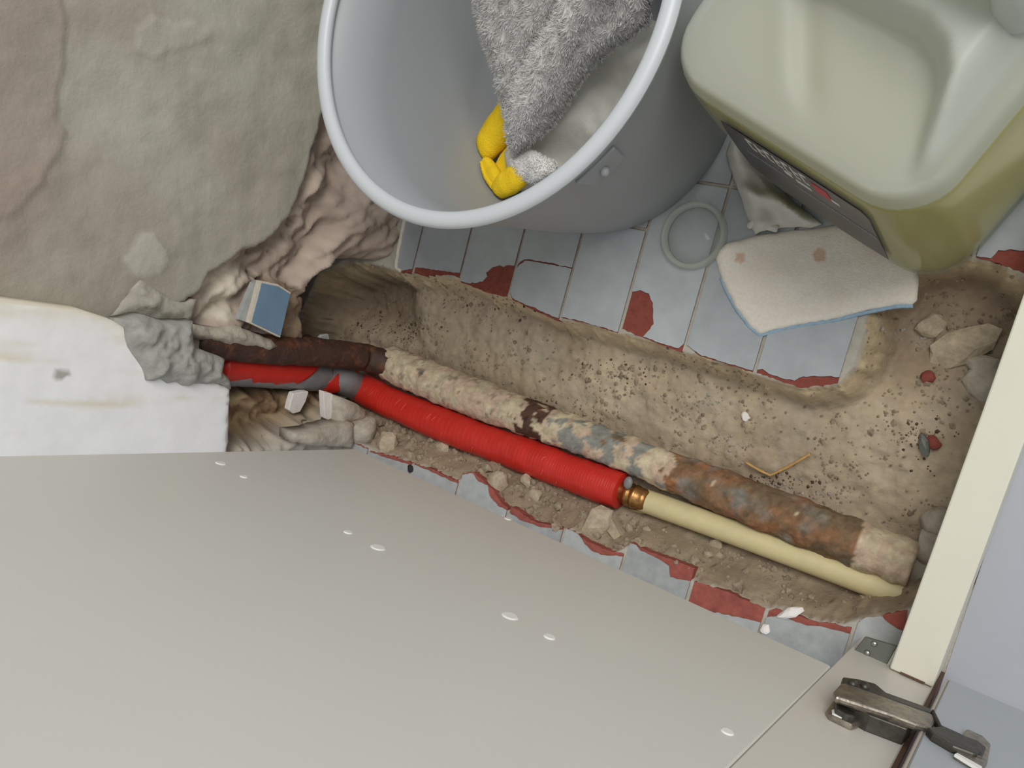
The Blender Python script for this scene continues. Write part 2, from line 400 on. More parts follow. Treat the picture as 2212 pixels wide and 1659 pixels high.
# the lower half of the cracked tile
t3 = [(1114, 582), (1098, 628), (1108, 644), (1136, 658), (1154, 664), (1175, 675), (1202, 686)]
b3 = [(1112, 584), (1098, 632), (1108, 648), (1143, 665), (1202, 693)]
def crackpiece():
    top = [P(x, y).xy for x, y in [(1233, 580.5), (1193, 572), (1157, 566), (1136, 563.5), (1124, 572)]]
    xl, xr = gx(2) + GR, gx(3) - GR
    top[0].x = xr
    for nm, px, z, th, m in (('tile', b3, 0.0, .009, 'clay'), ('glaze', t3, 0.0013, .0012, 'glaze')):
        e = [P(x, y).xy for x, y in px]; e = [Vector((min(max(p.x, xl), xr), p.y)) for p in e]
        e[-1].x = xr
        pts = [Vector((p.x, p.y, z)) for p in rough(e, .003, .0004) + rough(top, .003, .0003)]
        bm = bmesh.new(); prism(bm, pts, (0, 0, -th))
        o = bmobj(nm, bm, M[m], floor if nm == 'tile' else par); par = o
crackpiece()
tube('grout_bead', [P(x, y, .0015) for x, y in [(866, 586), (857, 580), (855, 570), (860, 545), (868, 505), (880, 450), (890, 400)]], .0022, M['tile_white'], floor, 8, True, None, .0009, .002, 200)
# whole tiles further back, under the bucket and the can
def whole(k, y0, y1, xl=None):
    x0, x1 = (gx(k) + GR if xl is None else xl), gx(k + 1) - GR
    bm = bmesh.new(); box(bm, (x0, y0, -.009), (x1, y1, 0.0)); t = bmobj('tile', bm, M['clay'], floor)
    bm = bmesh.new(); box(bm, (x0, y0, 0.0001), (x1, y1, .0013)); bevel(bmobj('glaze', bm, M['glaze'], t), .0005, 1)
for k in range(-1, 7):
    ys_ = YT if k < 4 else 0.125
    whole(k, ys_ + .0032, ys_ + .127, xl=-0.6165 if k < 0 else None)
    whole(k, ys_ + .1302, ys_ + .254, xl=-0.6165 if k < 0 else None)
tile(7, [(1925, 560), (2000, 550), (2067, 541), (2106, 545)], [(1925, 562), (2000, 553), (2067, 545), (2110, 556)], 0.24)
tile(8, [(2117, 555), (2139, 558), (2157, 542), (2182, 539), (2240, 545)], [(2117, 558), (2140, 562), (2190, 582), (2250, 600)], 0.24)
for k in (7, 8): whole(k, .2432, .36)
# the broken row along the cabinet panel (the tiles go on under the panel)
YB = -0.31
LK = dict(glaze_m='glaze_old', clay_m='clay_dusty')
tile(-1, [(760, 955), (790, 968)], [(755, 950), (790, 966)], YB, xl=-0.6165, **LK)
tile(0, [(796, 974), (840, 990), (885, 1002)], [(796, 972), (850, 986), (890, 999)], YB, **LK)
tile(1, [(894, 1003), (931, 1018), (984, 1042)], [(892, 999), (931, 1013), (986, 1038)], YB, **LK)
tile(2, [(990, 1045), (1000, 1026), (1022, 1022), (1036, 1041), (1054, 1048), (1058, 1070), (1076, 1092), (1091, 1100)], [(990, 1042), (1000, 1023), (1022, 1019), (1042, 1036), (1064, 1058), (1085, 1088), (1098, 1098)], YB, **LK)
tile(3, [(1100, 1106), (1123, 1122), (1152, 1132), (1167, 1138), (1206, 1139)], [(1098, 1092), (1120, 1104), (1152, 1126), (1206, 1137)], YB, **LK)
tile(4, [(1235, 1146), (1250, 1153), (1264, 1175), (1279, 1189), (1300, 1198), (1333, 1196)], [(1233, 1144), (1262, 1166), (1300, 1184), (1333, 1190)], YB, **LK)
tile(5, [(1351, 1188), (1362, 1173), (1376, 1178), (1384, 1189), (1402, 1197), (1423, 1207), (1445, 1222), (1449, 1247), (1478, 1249)], [(1351, 1184), (1362, 1171), (1402, 1192), (1440, 1205), (1483, 1220)], YB, **LK)
tile(6, [(1500, 1320), (1560, 1325), (1645, 1345)], [(1492, 1252), (1563, 1276), (1650, 1312)], YB, **LK)
tile(7, [(1650, 1330), (1690, 1330), (1738, 1350), (1781, 1354), (1818, 1361)], [(1650, 1314), (1682, 1314), (1742, 1338), (1821, 1347)], YB, **LK)
tile(8, [(1845, 1340), (1870, 1334), (1905, 1330), (1922, 1348), (1950, 1362)], [(1845, 1338), (1900, 1330), (1960, 1318)], YB, **LK)

# ================================================================== back wall
def build_wall():
    st = 0.0025
    ys = np.arange(-0.34, 0.42, st); zs = np.arange(-0.08, 0.78, st)
    YY, ZZ = np.meshgrid(ys, zs, indexing='ij'); G = np.stack([YY.ravel(), ZZ.ravel()], 1)
    y, z = G[:, 0], G[:, 1]
    n1 = vnoise(y, z, 9, 4, 2.2); n2 = vnoise(y, z, 40, 4, 7.7); n3 = vnoise(y, z, 130, 3, 4.4)
    x = -0.640 + 0.0035 * n1 + 0.0005 * n2 + 0.0002 * n3
    def poly(px, xx): return [(p.y, p.z) for p in (PX(a, b, xx) for a, b in px)]
    skim_edge = [(720, 150), (700, 235), (690, 262), (672, 330), (650, 400), (620, 470), (590, 506), (555, 530), (500, 560), (452, 590), (428, 630), (405, 655), (350, 672), (290, 692)]
    broken = poly(skim_edge, -0.640) + [(-.13, .2), (-.34, .2), (-.34, -.2), (.6, -.2), (.6, .03), (.3, .05)]
    db = sdist(G, broken) + 0.004 * n2
    kb = sm(0, .006, db)
    ca, sa = math.cos(.9), math.sin(.9); p_, q_ = y * ca + z * sa, -y * sa + z * ca
    ridg = np.abs(vnoise(p_ * 1.7, q_ * .7, 16, 3, 15.0)); fac = vnoise(p_ * 2.2, q_ * .6, 40, 3, 21.0)
    xb = -0.660 + 0.024 * ridg + 0.0030 * n2 + 0.0042 * fac + 0.0022 * n3
    foot = sm(0.075, -0.005, z) * sm(-0.02, 0.01, y); xb = xb + foot * 0.030
    x = x * (1 - kb) + xb * kb
    kp = sm(0, .004, sdist(G, poly([(-300, -300), (100, -120), (152, 60), (140, 180), (128, 262), (152, 286), (95, 400), (20, 470), (-300, 560)], -0.640)) + .003 * n2)
    kq = sm(0, .003, sdist(G, poly([(300, 495), (335, 488), (352, 540), (368, 562), (345, 598), (300, 606), (270, 560)], -0.640)) + .004 * n2)
    kr = sm(0, .003, sdist(G, poly([(290, 60), (330, 30), (420, 50), (460, 80), (420, 110), (330, 130), (285, 110)], -0.640)) + .005 * n2)
    x = x + .0016 * kp * (1 - kb) + .0010 * (kq + kr) * (1 - kb)
    def recess(px, xc, xx, w, nz, seed):
        nonlocal x
        d = sdist(G, poly(px, xc)) + 0.005 * n2 + 0.002 * n3
        k = sm(0, w, d); t = xx + nz * vnoise(y, z, 45, 4, seed) + 0.0015 * n3
        x = x * (1 - k) + t * k; return k
    kch = recess([(415, 702), (500, 706), (560, 722), (640, 745), (860, 745), (900, 900), (700, 960), (480, 960), (440, 860)], -0.668, -0.705, .010, .010, 31)
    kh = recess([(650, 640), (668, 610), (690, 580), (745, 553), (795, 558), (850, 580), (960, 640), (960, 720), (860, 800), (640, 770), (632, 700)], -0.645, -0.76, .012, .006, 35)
    kcol = recess([(560, 600), (640, 610), (672, 640), (665, 690), (655, 740), (610, 745), (520, 690)], -0.650, -0.652, .006, .012, 38)
    ksd = recess([(440, 830), (640, 830), (770, 830), (770, 900), (700, 925), (610, 950), (440, 980)], -0.668, -0.674, .016, .012, 41)
    kl = recess([(430, 985), (475, 962), (560, 945), (625, 932), (665, 915), (700, 905), (745, 880), (800, 925), (830, 990), (700, 1040), (430, 1040)], -0.628, -0.632, .016, .010, 47)
    recess([(552, 528), (562, 532), (556, 575), (562, 600), (552, 606), (545, 575)], -0.645, -0.685, .004, .003, 91)
    recess([(640, 470), (652, 476), (632, 520), (600, 560), (592, 552), (622, 512)], -0.645, -0.668, .004, .003, 92)
    recess([(700, 440), (716, 446), (690, 500), (660, 530), (652, 522), (684, 488)], -0.640, -0.662, .006, .003, 93)
    kcr = sm(0, .006, sdist(G, poly([(430, 605), (500, 572), (545, 560), (540, 600), (520, 650), (515, 695), (470, 700), (418, 690)], -0.650)) + .003 * n2)
    def c(v): return np.array(lin(v))
    t = np.clip(.5 + .9 * vnoise(y, z, 7, 4, 51.), 0, 1)[:, None]
    col = c((176, 174, 160)) * (1 - t) + c((164, 158, 145)) * t
    warm = (sm(.25, .45, z + .12 * n1) * np.clip(.5 + 1.3 * vnoise(y, z, 5, 3, 61.), 0, 1))[:, None] * .7
    col = col * (1 - warm) + c((158, 144, 132)) * warm
    pk = np.clip(.5 + 1.1 * vnoise(y, z, 30, 3, 71.), 0, 1)[:, None]
    cb = c((188, 172, 158)) * (1 - pk) + c((160, 144, 132)) * pk
    def over(col, k, v, v2, seed):
        tt = np.clip(.5 + 1.2 * vnoise(y, z, 60, 4, seed), 0, 1)[:, None]; cc = c(v) * (1 - tt) + c(v2) * tt
        k = k[:, None]; return col * (1 - k) + cc * k
    for kk, vv, am in ((kp, (160, 146, 134), .55), (kq, (188, 186, 172), .6), (kr, (184, 180, 166), .5)): col = col * (1 - am * kk[:, None]) + c(vv) * am * kk[:, None]
    k = kb[:, None]; col = col * (1 - k) + cb * k
    col = over(col, kcr, (214, 204, 186), (196, 184, 168), 80.)
    col = over(col, kch, (150, 134, 110), (110, 92, 74), 81.)
    col = over(col, kh, (112, 97, 79), (92, 76, 60), 82.)  # earth brown, darkened to paint in the hole's shade
    col = over(col, kcol, (150, 132, 112), (128, 108, 90), 83.)
    col = over(col, ksd, (188, 165, 130), (120, 96, 74), 84.)
    col = over(col, kl, (186, 178, 164), (168, 162, 150), 85.)
    V = np.column_stack([x, y, z])
    ny, nz = len(ys), len(zs); idx = np.arange(ny * nz).reshape(ny, nz)
    faces = np.stack([idx[:-1, :-1].ravel(), idx[1:, :-1].ravel(), idx[1:, 1:].ravel(), idx[:-1, 1:].ravel()], 1)
    me = bpy.data.meshes.new('wall_back'); me.vertices.add(len(V)); me.vertices.foreach_set('co', V.astype(np.float32).ravel())
    me.loops.add(faces.size); me.loops.foreach_set('vertex_index', faces.ravel().astype(np.int32))
    me.polygons.add(len(faces)); me.polygons.foreach_set('loop_start', np.arange(0, faces.size, 4, dtype=np.int32)); me.polygons.foreach_set('loop_total', np.full(len(faces), 4, np.int32))
    me.update(); me.validate()
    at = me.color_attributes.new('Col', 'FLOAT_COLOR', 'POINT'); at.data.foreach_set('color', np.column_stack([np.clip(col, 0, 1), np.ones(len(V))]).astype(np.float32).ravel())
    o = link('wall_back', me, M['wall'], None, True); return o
wall = build_wall(); tag(wall, 'rough grey plastered back wall broken open at its foot', None, None, 'structure')
# solid body behind the plaster
bm = bmesh.new(); box(bm, (-0.90, -0.34, -0.08), (-0.80, 0.42, 0.78)); bmobj('masonry', bm, M['cement'], wall)

# kitchen floor outside the cabinet
bm = bmesh.new(); box(bm, (-0.0211, -0.6, -0.03), (1.2, 0.8, 0.0)); o = bmobj('floor_outside', bm, M['outer']); o.name = 'floor_kitchen'
tag(o, 'plain pale blue grey kitchen floor outside the cabinet', None, None, 'structure')

# ================================================================== cabinet
cab = empty('cabinet', (-0.27, -0.19, 0.0))
tag(cab, 'pale grey kitchen cabinet carcass with side panel, front rail and hinged door', 'cabinet')
YP = -0.18
bm = bmesh.new(); box(bm, (-0.52, YP - .017, .0965), (-0.0786, YP, 0.80)); pan = bevel(bmobj('side_panel', bm, M['laminate'], cab), .0008, 1)
tag(pan, 'plain light grey laminate side panel with a row of shelf holes')
def disc_on_panel(px, py, r, name, m, y0=YP, h=.0008):
    c = PY(px, py, y0); bm = bmesh.new()
    vs = bmesh.ops.create_cone(bm, cap_ends=True, segments=24, radius1=r, radius2=r * .8, depth=h)['verts']
    bmesh.ops.rotate(bm, verts=bm.verts, cent=(0, 0, 0), matrix=Matrix.Rotation(-math.pi / 2, 3, 'X'))
    bmesh.ops.translate(bm, verts=bm.verts, vec=(c.x, y0 + h / 2, c.z)); return bmobj(name, bm, m, pan, False)
for (px, py, r) in [(477, 1001, .0042), (527, 1030, .0030), (752, 1150, .0032), (817, 1183, .0052), (1102, 1331, .0052), (1187, 1376, .0036), (1571, 1581, .0034), (1097, 1121, .0032)]:
    disc_on_panel(px, py, r, 'hole_plug', M['plug'], h=.0006)
bm = bmesh.new(); box(bm, (-0.0784, YP - .017, 0.0), (-0.0235, YP - .0006, 0.80)); st_ = bevel(bmobj('front_stile', bm, M['laminate2'], cab), .0008, 1)
bm = bmesh.new(); box(bm, (-0.0235, YP - .017, 0.0), (-0.0212, YP - .001, 0.80)); bmobj('edge_banding', bm, M['edge'], cab)
# front rail, its top at 5 cm
bm = bmesh.new()
prism(bm, [(-.0506, -.1798, .05), (-.0235, -.1798, .05), (-.0185, .0, .05), (-.0095, .5, .05), (-.0375, .5, .05), (-.0462, .0, .05)], (0, 0, -.0495))
rail = bevel(bmobj('front_rail', bm, M['rail'], cab), .0012, 2); tag(rail, 'cream painted front rail')
bm = bmesh.new(); box(bm, (-.0437, -.1796, .0499), (-.0285, -.1785, .0508)); bmobj('sealant', bm, M['edge'], rail)
# corner bracket between stile and rail
br = empty('corner_bracket', (-.065, -.172, .03)); br.parent = cab; br.matrix_parent_inverse = Matrix.Translation(-cab.location); br['label'] = 'grey corner bracket with two screws'
q = [P(x, y, .040) for x, y in [(1868, 1376), (1938, 1396), (1914, 1440), (1843, 1408)]]
bm = bmesh.new(); prism(bm, q, (0, 0, -.003)); bevel(bmobj('plate', bm, M['bracket'], br), .0005, 1)
def shift(p, dx, dy): return Vector((p.x + dx, p.y + dy, p.z))
bm = bmesh.new(); prism(bm, [shift(q[3], -.001, 0), shift(q[2], .001, 0), shift(q[2], .001, -.0035), shift(q[3], -.001, -.0035)], (0, 0, -.012)); bmobj('plastic_edge', bm, M['clear'], br)
bm = bmesh.new(); prism(bm, [shift(q[1], 0, .0), shift(q[1], .003, 0), shift(q[2], .003, 0), shift(q[2], 0, 0)], (0, 0, -.010)); bmobj('plastic_edge', bm, M['clear'], br)
for px, py in ((1888, 1391), (1873, 1411)):
    c = P(px, py, .0405); bm = bmesh.new(); bmesh.ops.create_cone(bm, cap_ends=True, segments=14, radius1=.0022, radius2=.0016, depth=.0012)
    bmesh.ops.translate(bm, verts=bm.verts, vec=c); bmobj('screw', bm, M['screw'], br, True)
# door, swung open
YD = -0.17
dr = empty('door', (-.0165, YD, .05)); dr.parent = cab; dr.matrix_parent_inverse = Matrix.Translation(-cab.location); dr['label'] = 'open blue grey cabinet door'
bm = bmesh.new(); box(bm, (-.0165, YD - .018, .050), (.45, YD, .80)); bevel(bmobj('leaf', bm, M['door'], dr), .001, 1)
bm = bmesh.new(); box(bm, (-.0178, YD - .0175, .0505), (-.0166, YD - .0005, .80)); bmobj('edge_banding', bm, M['door_edge'], dr)
# concealed hinge
hg = empty('hinge', (-.04, YP, .19)); hg.parent = cab; hg.matrix_parent_inverse = Matrix.Translation(-cab.location); hg['label'] = 'tarnished metal cup hinge'
def bar(name, pts, y0, y1, m, bev=.0012):
    """plate on the panel: outline as pixels on the plane y = y1, reaching back to y0"""
    q = [PY(a, b, y1) for a, b in pts]; bm = bmesh.new(); prism(bm, q, (0, y0 - y1, 0)); return bevel(bmobj(name, bm, m, hg), bev, 2)
bar('mounting_plate', [(1800, 1512), (1830, 1508), (1905, 1540), (1928, 1566), (1918, 1580), (1866, 1558), (1852, 1564), (1842, 1566), (1792, 1542), (1786, 1532)], YP - .0005, YP + .0030, M['nickel'])
bar('slot', [(1797, 1533), (1804, 1531), (1838, 1549), (1840, 1556), (1832, 1556), (1798, 1541)], YP + .0025, YP + .0036, M['plug'], .0002)
bar('screw_boss', [(1806, 1516), (1826, 1512), (1850, 1530), (1848, 1548), (1830, 1544), (1806, 1530)], YP + .002, YP + .0065, M['dark_metal'], .001)
bar('boss', [(1830, 1500), (1920, 1530), (1975, 1560), (1960, 1575), (1880, 1545), (1826, 1515)], YP - .0005, YP + .009, M['dark_metal'], .0006)
bar('arm', [(1818, 1473), (1870, 1490), (2018, 1543), (2022, 1555), (2014, 1572), (1980, 1562), (1930, 1543), (1806, 1503), (1802, 1490)], YP + .0085, YP + .013, M['nickel'], .0015)
bar('arm_cover', [(1821, 1461), (1850, 1465), (1892, 1476), (1915, 1495), (2010, 1529), (2018, 1544), (1870, 1492), (1818, 1475)], YP + .0075, YP + .0125, M['dark_metal'])
bar('link_plate', [(2012, 1530), (2019, 1531), (2036, 1566), (2072, 1582), (2116, 1606), (2122, 1622), (2108, 1628), (2060, 1610), (2015, 1584), (2002, 1570), (2030, 1568)], YP + .010, YP + .0145, M['dark_metal'])
bar('cup', [(2088, 1573), (2126, 1590), (2141, 1606), (2134, 1645), (2122, 1662), (2062, 1630), (2070, 1612), (2084, 1600), (2078, 1588)], YD - .001, YD + .0025, M['nickel'])
bar('cup_recess', [(2084, 1590), (2112, 1600), (2130, 1614), (2122, 1636), (2078, 1616)], YD + .002, YD + .0032, M['dark_metal'], .0003)
bar('cup_lip', [(2062, 1628), (2068, 1626), (2122, 1656), (2120, 1664)], YD + .002, YD + .0036, M['plug'], .0002)
for px, py in ((1868, 1484), (1842, 1478)):
    c = PY(px, py, YP + .0125); bm = bmesh.new(); bmesh.ops.create_uvsphere(bm, u_segments=12, v_segments=8, radius=.0028)
    bmesh.ops.translate(bm, verts=bm.verts, vec=c); bmobj('screw', bm, M['dark_metal'], hg, True)

# ================================================================== pipe boxing board on the wall, cement patch
XB = -0.622
def PXl(pts, x): return [PX(a, b, x) for a, b in pts]
bz = PX(500, 845, XB).z
def boardtop(u, v, d): 
    return Vector((XB + .0003 * fbm((u, v * .25, 0), 60) + .0006 * fbm((u, v, 3), 25) - .0012 * max(0, 1 - d / .003) ** 2, u, v))
e0 = PX(498, 840, XB); e1 = PX(494, 955, XB)
q0, q1, q2 = (PX(a, b, XB) for a, b in ((262, 698), (330, 745), (440, 815)))
bd = [(-.098, .80), (-.099, .32), (q0.y, q0.z)] + [tuple(p) for p in rough([(q1.y, q1.z), (q2.y, q2.z), (e0.y, e0.z), (e1.y, e1.z), (-.225, e1.z - .002)], .005, .0005)] + [(-.245, bz), (-.245, .80)]
cW = pal((243, 243, 242), (220, 208, 176), (176, 172, 164))
def board_col(u, v):
    n_ = fbm((u * 60, v * 6, 2), 1.0); k = min(1, max(0, (n_ - .25) * 1.6)); c = cW[0] * (1 - k) + cW[1] * k
    e = max(0, 1 - (-.098 - u) / .02) * max(0, .6 + fbm((u * 90, v * 20, 7), 1.0)); e = min(.8, e * .8); c = c * (1 - e) + cW[1] * e
    if math.hypot(u + .150, (v - .325) * .6) < .0035: c = cW[2]
    return c
board = sheet('boxing_board', bd, .004, boardtop, (.02, 0, 0), M['board'], None, True, board_col)
tag(board, 'white painted upright board boxing in the pipes on the wall', 'board')
patch_px = [(246, 691), (268, 709), (278, 752), (307, 792), (318, 821), (332, 822), (347, 818), (362, 830), (378, 826), (394, 834), (434, 829), (474, 828), (499, 841), (495, 818), (481, 803), (485, 774), (448, 760), (420, 752), (416, 695), (362, 694), (297, 680)]
pb = [Vector((p.y, p.z)) for p in PXl(patch_px, XB + .002)]
pb = rough(pb + [pb[0]], .006, .0008)[:-1]
def patchtop(u, v, d):
    return Vector((XB + .0015 + .010 * min(1, d / .012) ** .6 + .007 * fbm((u, v, 0), 38) * min(1, d / .01) + .0018 * fbm((u, v, 2), 150) * min(1, d / .004), u, v))
o = sheet('cement_patch', pb, .0022, patchtop, (.012, 0, 0), M['cement'], wall)
# crust where the patch meets the plaster
cr_px = [(250, 690), (280, 640), (315, 605), (345, 625), (400, 660), (440, 650), (425, 690), (416, 700), (340, 700), (290, 700)]
cb_ = [Vector((p.y, p.z)) for p in PXl(cr_px, -.632)]; cb_ = rough(cb_ + [cb_[0]], .005, .001)[:-1]
sheet('cement_patch', cb_, .003, lambda u, v, d: Vector((-.641 + .006 * min(1, d / .014) + .006 * fbm((u, v, 5), 45) * min(1, d / .012) + .002 * fbm((u, v, 1), 160) * min(1, d / .006), u, v)), (.012, 0, 0), M['skim'], wall)

# ================================================================== iron pipe
cI = pal((196, 182, 154), (190, 168, 146), (84, 62, 50), (140, 141, 133), (146, 102, 70), (116, 98, 76), (170, 156, 130))
def iron_col(v):
    x = v.x; a = fbm(v, 60); b = fbm(v + Vector((3, 3, 3)), 130); c = cI[0] * (1 + .12 * b)
    if a > .05: c = cI[1] * (1 + .1 * b)
    blue = max(0, 1 - abs(x + .335) / .075)
    if blue > 0 and fbm(v + Vector((7, 0, 0)), 55) > .45 - .75 * blue: c = cI[3] * (1 + .12 * b)
    if -.437 < x < -.405 and fbm(v + Vector((1, 5, 0)), 70) + .3 - abs(x + .423) * 22 > -.05: c = cI[2]
    rs = sm(-.285, -.24, x) * (1 - sm(-.115, -.10, x))
    if fbm(v + Vector((0, 9, 2)), 50) < 1.6 * rs - .75:
        w = min(1, max(0, .45 + 1.1 * fbm(v + Vector((0, 2, 9)), 45))); c = cI[4] * w + cI[5] * (1 - w)
        g_ = min(.8, max(0, 1.6 * fbm(v + Vector((5, 2, 1)), 38) - .1)); c = c * (1 - g_) + cI[3] * .8 * g_; c = c * (1 + .35 * fbm(v, 240))
    if b > .5 and x < -.35: c = c * .55
    return np.clip(c, 0, 1)
iron = empty('iron_pipe', (-.35, -.113, -.062))
tag(iron, 'old crusted iron pipe in the trench turning up as a rusty riser', 'pipe')
IP = [P(838, 783, -.040), P(1000, 850, -.043), P(1150, 905, -.044), P(1340, 975, -.045), P(1560, 1062, -.045), P(1760, 1140, -.045), P(1975, 1222, -.046)]
def irad(t): return .0195 + .0015 * math.sin(t * 9) - .002 * t
tube('main_run', IP, irad, M['iron'], iron, 40, True, iron_col, .0022, .0022, 75)
cr = Vector(IP[0]); cr.z += .004
ri = [cr + Vector((.028, -.001, -.012)), cr + Vector((.004, 0, .004)), PX(790, 772, -.643), PX(740, 766, -.648), PX(680, 760, -.652), PX(600, 756, -.654), PX(500, 745, -.655), PX(420, 736, -.655)]
tube('riser', ri, .0152, M['rust'], iron, 24, True, None, .0012, .004, 90)
def crust_ring(name, c, axis, r, t, m, par):
    n = 30; path = []
    U = axis.orthogonal().normalized(); Vv = axis.cross(U)
    pts = [c + (U * math.cos(2 * math.pi * i / n) + Vv * math.sin(2 * math.pi * i / n)) * r for i in range(n + 1)]
    return tube(name, pts, t, m, par, 10, False, None, .002, None, 90)
crust_ring('mortar_collar', cr + Vector((.012, 0, -.004)), Vector((.9, 0, -.35)).normalized(), .0155, .005, M['stone'], iron)
# plaster stuck along the riser
lay = [(418, 700), (470, 712), (520, 708), (590, 735), (603, 748), (585, 757), (540, 752), (500, 745), (440, 735), (418, 728)]
lb = [Vector((p.y, p.z)) for p in PXl(lay, -.638)]; lb = rough(lb + [lb[0]], .006, .001)[:-1]
sheet('plaster_crust', lb, .003, lambda u, v, d: Vector((-.642 + .006 * min(1, d / .006) + .004 * fbm((u, v, 8), 90), u, v)), (.012, 0, 0), M['stone_grey'], iron)

# ================================================================== taped water pipe
wp = empty('water_pipe', (-.33, -.155, -.05))
tag(wp, 'water pipe wrapped in red tape running into a cream coated length', 'pipe')
def arc(pts, n=8):
    out = []
    for i in range(len(pts) - 1):
        p0 = Vector(pts[max(i - 1, 0)]); p1 = Vector(pts[i]); p2 = Vector(pts[i + 1]); p3 = Vector(pts[min(i + 2, len(pts) - 1)])
        for k in range(n):
            t = k / n
            out.append(.5 * ((2 * p1) + (p2 - p0) * t + (2 * p0 - 5 * p1 + 4 * p2 - p3) * t * t + (3 * p1 - p0 - 3 * p2 + p3) * t ** 3))
    out.append(Vector(pts[-1])); return out
rA = [P(782, 838, -.040), P(850, 873, -.040), P(1000, 935, -.040), P(1150, 990, -.041), P(1250, 1028, -.041), P(1342, 1061, -.041)]
rl = arc(rA, 90)
def redrad(t): return .0174 + .00026 * ((t * 84) % 1.0) + .0004 * math.sin(t * 23)
tube('red_tape', rl, redrad, M['tape'], wp, 32, True, None, .0006, None, 60)
for i in range(16):      # loose pale edges of the windings
    t = random.uniform(.03, .97); k = int(t * (len(rl) - 2)); p = rl[k]; T = (rl[k + 1] - p).normalized(); U = T.cross(Vector((0, 0, 1))).normalized(); N_ = U.cross(T)
    a0 = random.uniform(.6, 2.0); a1 = a0 + random.uniform(.2, .6)
    pts = [p + (U * math.cos(a0 + (a1 - a0) * j / 5) + N_ * math.sin(a0 + (a1 - a0) * j / 5)) * .0178 + T * (.0006 * j) for j in range(6)]
    tube('tape_edge', pts, .0003, M['tape_pale'] if 'tape_pale' in M else M.setdefault('tape_pale', mat('pale_tape_edge', (232, 96, 80), .5)), wp, 5)
# bend wrapped in grey tape, riser wrapped in red and grey
XR = -.672
bend = arc([P(800, 846, -.040), P(772, 835, -.036), PX(742, 822, -.662), PX(715, 815, -.670), PX(690, 811, -.673)], 10)
tube('grey_tape', bend, lambda t: .0168 - .0006 * t, M['tape_grey'], wp, 24, True, None, .0012, None, 55)
la, lb_ = PX(740, 823, -.6655), PX(700, 813, -.6725); lT = (lb_ - la).normalized(); ym = (la.y + lb_.y) / 2
leaf = tube('red_tape', [la, lb_], lambda t: .0180 + .0004 * math.sin(3.1 * t), M['tape'], wp, 32, True, None, .0003, .0015, 60)
for v in leaf.data.vertices: v.co -= lT * ((v.co.y - ym) * .75)      # wound on the slant
ris = [PX(700, 814, XR), PX(640, 808, XR - .001), PX(560, 803, XR - .001), PX(470, 795, XR - .001)]
tube('grey_tape', ris, .0168, M['tape_grey'], wp, 24, True, None, .001, .004, 50)
# red band of the riser with a slanted end
def slanted(name, path, r, m, slant, sgn):
    o = tube(name, path, r, m, wp, 40, True, None, .0004, .003, 60)
    a, b = Vector(path[0]), Vector(path[-1]); L_ = (b - a).length; T = (b - a) / L_
    for v in o.data.vertices:
        t = (v.co - a).dot(T); y = (v.co - a - T * t).y
        w = max(0, 1 - t / (.04)); v.co += T * (sgn * slant * y * w)
    return o
slanted('red_tape', [PX(648, 803, XR), PX(560, 797, XR), PX(470, 789, XR)], .0175, M['tape'], 1.2, -1)
# torn flap of clear tape at the bend
fl = [P(a, b, -.020) for a, b in [(722, 845), (740, 832), (758, 840), (752, 858), (738, 862)]]
bm = bmesh.new(); prism(bm, fl, (0, 0, -.001)); bmobj('tape_flap', bm, M['ring'], wp)
# brass coupling and cream coated pipe
B0, B1 = P(1336, 1059, -.043), P(1400, 1084, -.043)
cp = [B0.lerp(B1, t) for t in (0, .12, .3, .32, .42, .44, .52, .54, .62, .64, .85, 1.0)]
rr = [.0098, .0098, .0098, .0112, .0112, .0102, .0102, .0112, .0112, .0104, .0104, .0096]
tube('brass_coupling', cp, lambda t: rr[min(11, int(round(t * 11)))], M['brass'], wp, 28)
c0, c1, c2, c3 = P(1388, 1080, -.045), P(1560, 1146, -.046), P(1760, 1219, -.047), P(1965, 1291, -.048)
ctube = tube('coated_pipe', arc([c0, c0.lerp(c3, .33) + Vector((0, .0008, 0)), c0.lerp(c3, .66) + Vector((0, .0008, 0)), c3], 24), .0109, M['cream_pipe'], wp, 28)
for v in ctube.data.vertices:        # ragged start of the coating
    dd = (v.co - c0).length
    if dd < .016: v.co.x -= .006 * max(0, fbm(v.co, 160)) * 1.0
o = tube('coating_splinter', [P(1358, 1100, -.054), P(1385, 1106, -.052), P(1400, 1104, -.05)], lambda t: .0012 + .001 * t, M['cream_pipe'], wp, 6)
bm = bmesh.new(); c = P(1357, 1043, -.030); bmesh.ops.create_uvsphere(bm, u_segments=14, v_segments=8, radius=.0055)
for v in bm.verts: v.co = Vector((v.co.x * .8, v.co.y * 1.1, v.co.z * .5)) + c
bmobj('tape_tail', bm, M['tape_grey'], wp, True)
# mortar holding the pipe ends by the rail
for i, (px, py, r, lab) in enumerate([(2000, 1235, .016, ''), (1985, 1300, .014, ''), (2010, 1180, .016, ''), (2030, 1130, .014, '')]):
    c = P(px, py, -.05); bmobj('mortar_lump', stone(None, c, r, 40 + i), M['stone_grey'], floor, True)

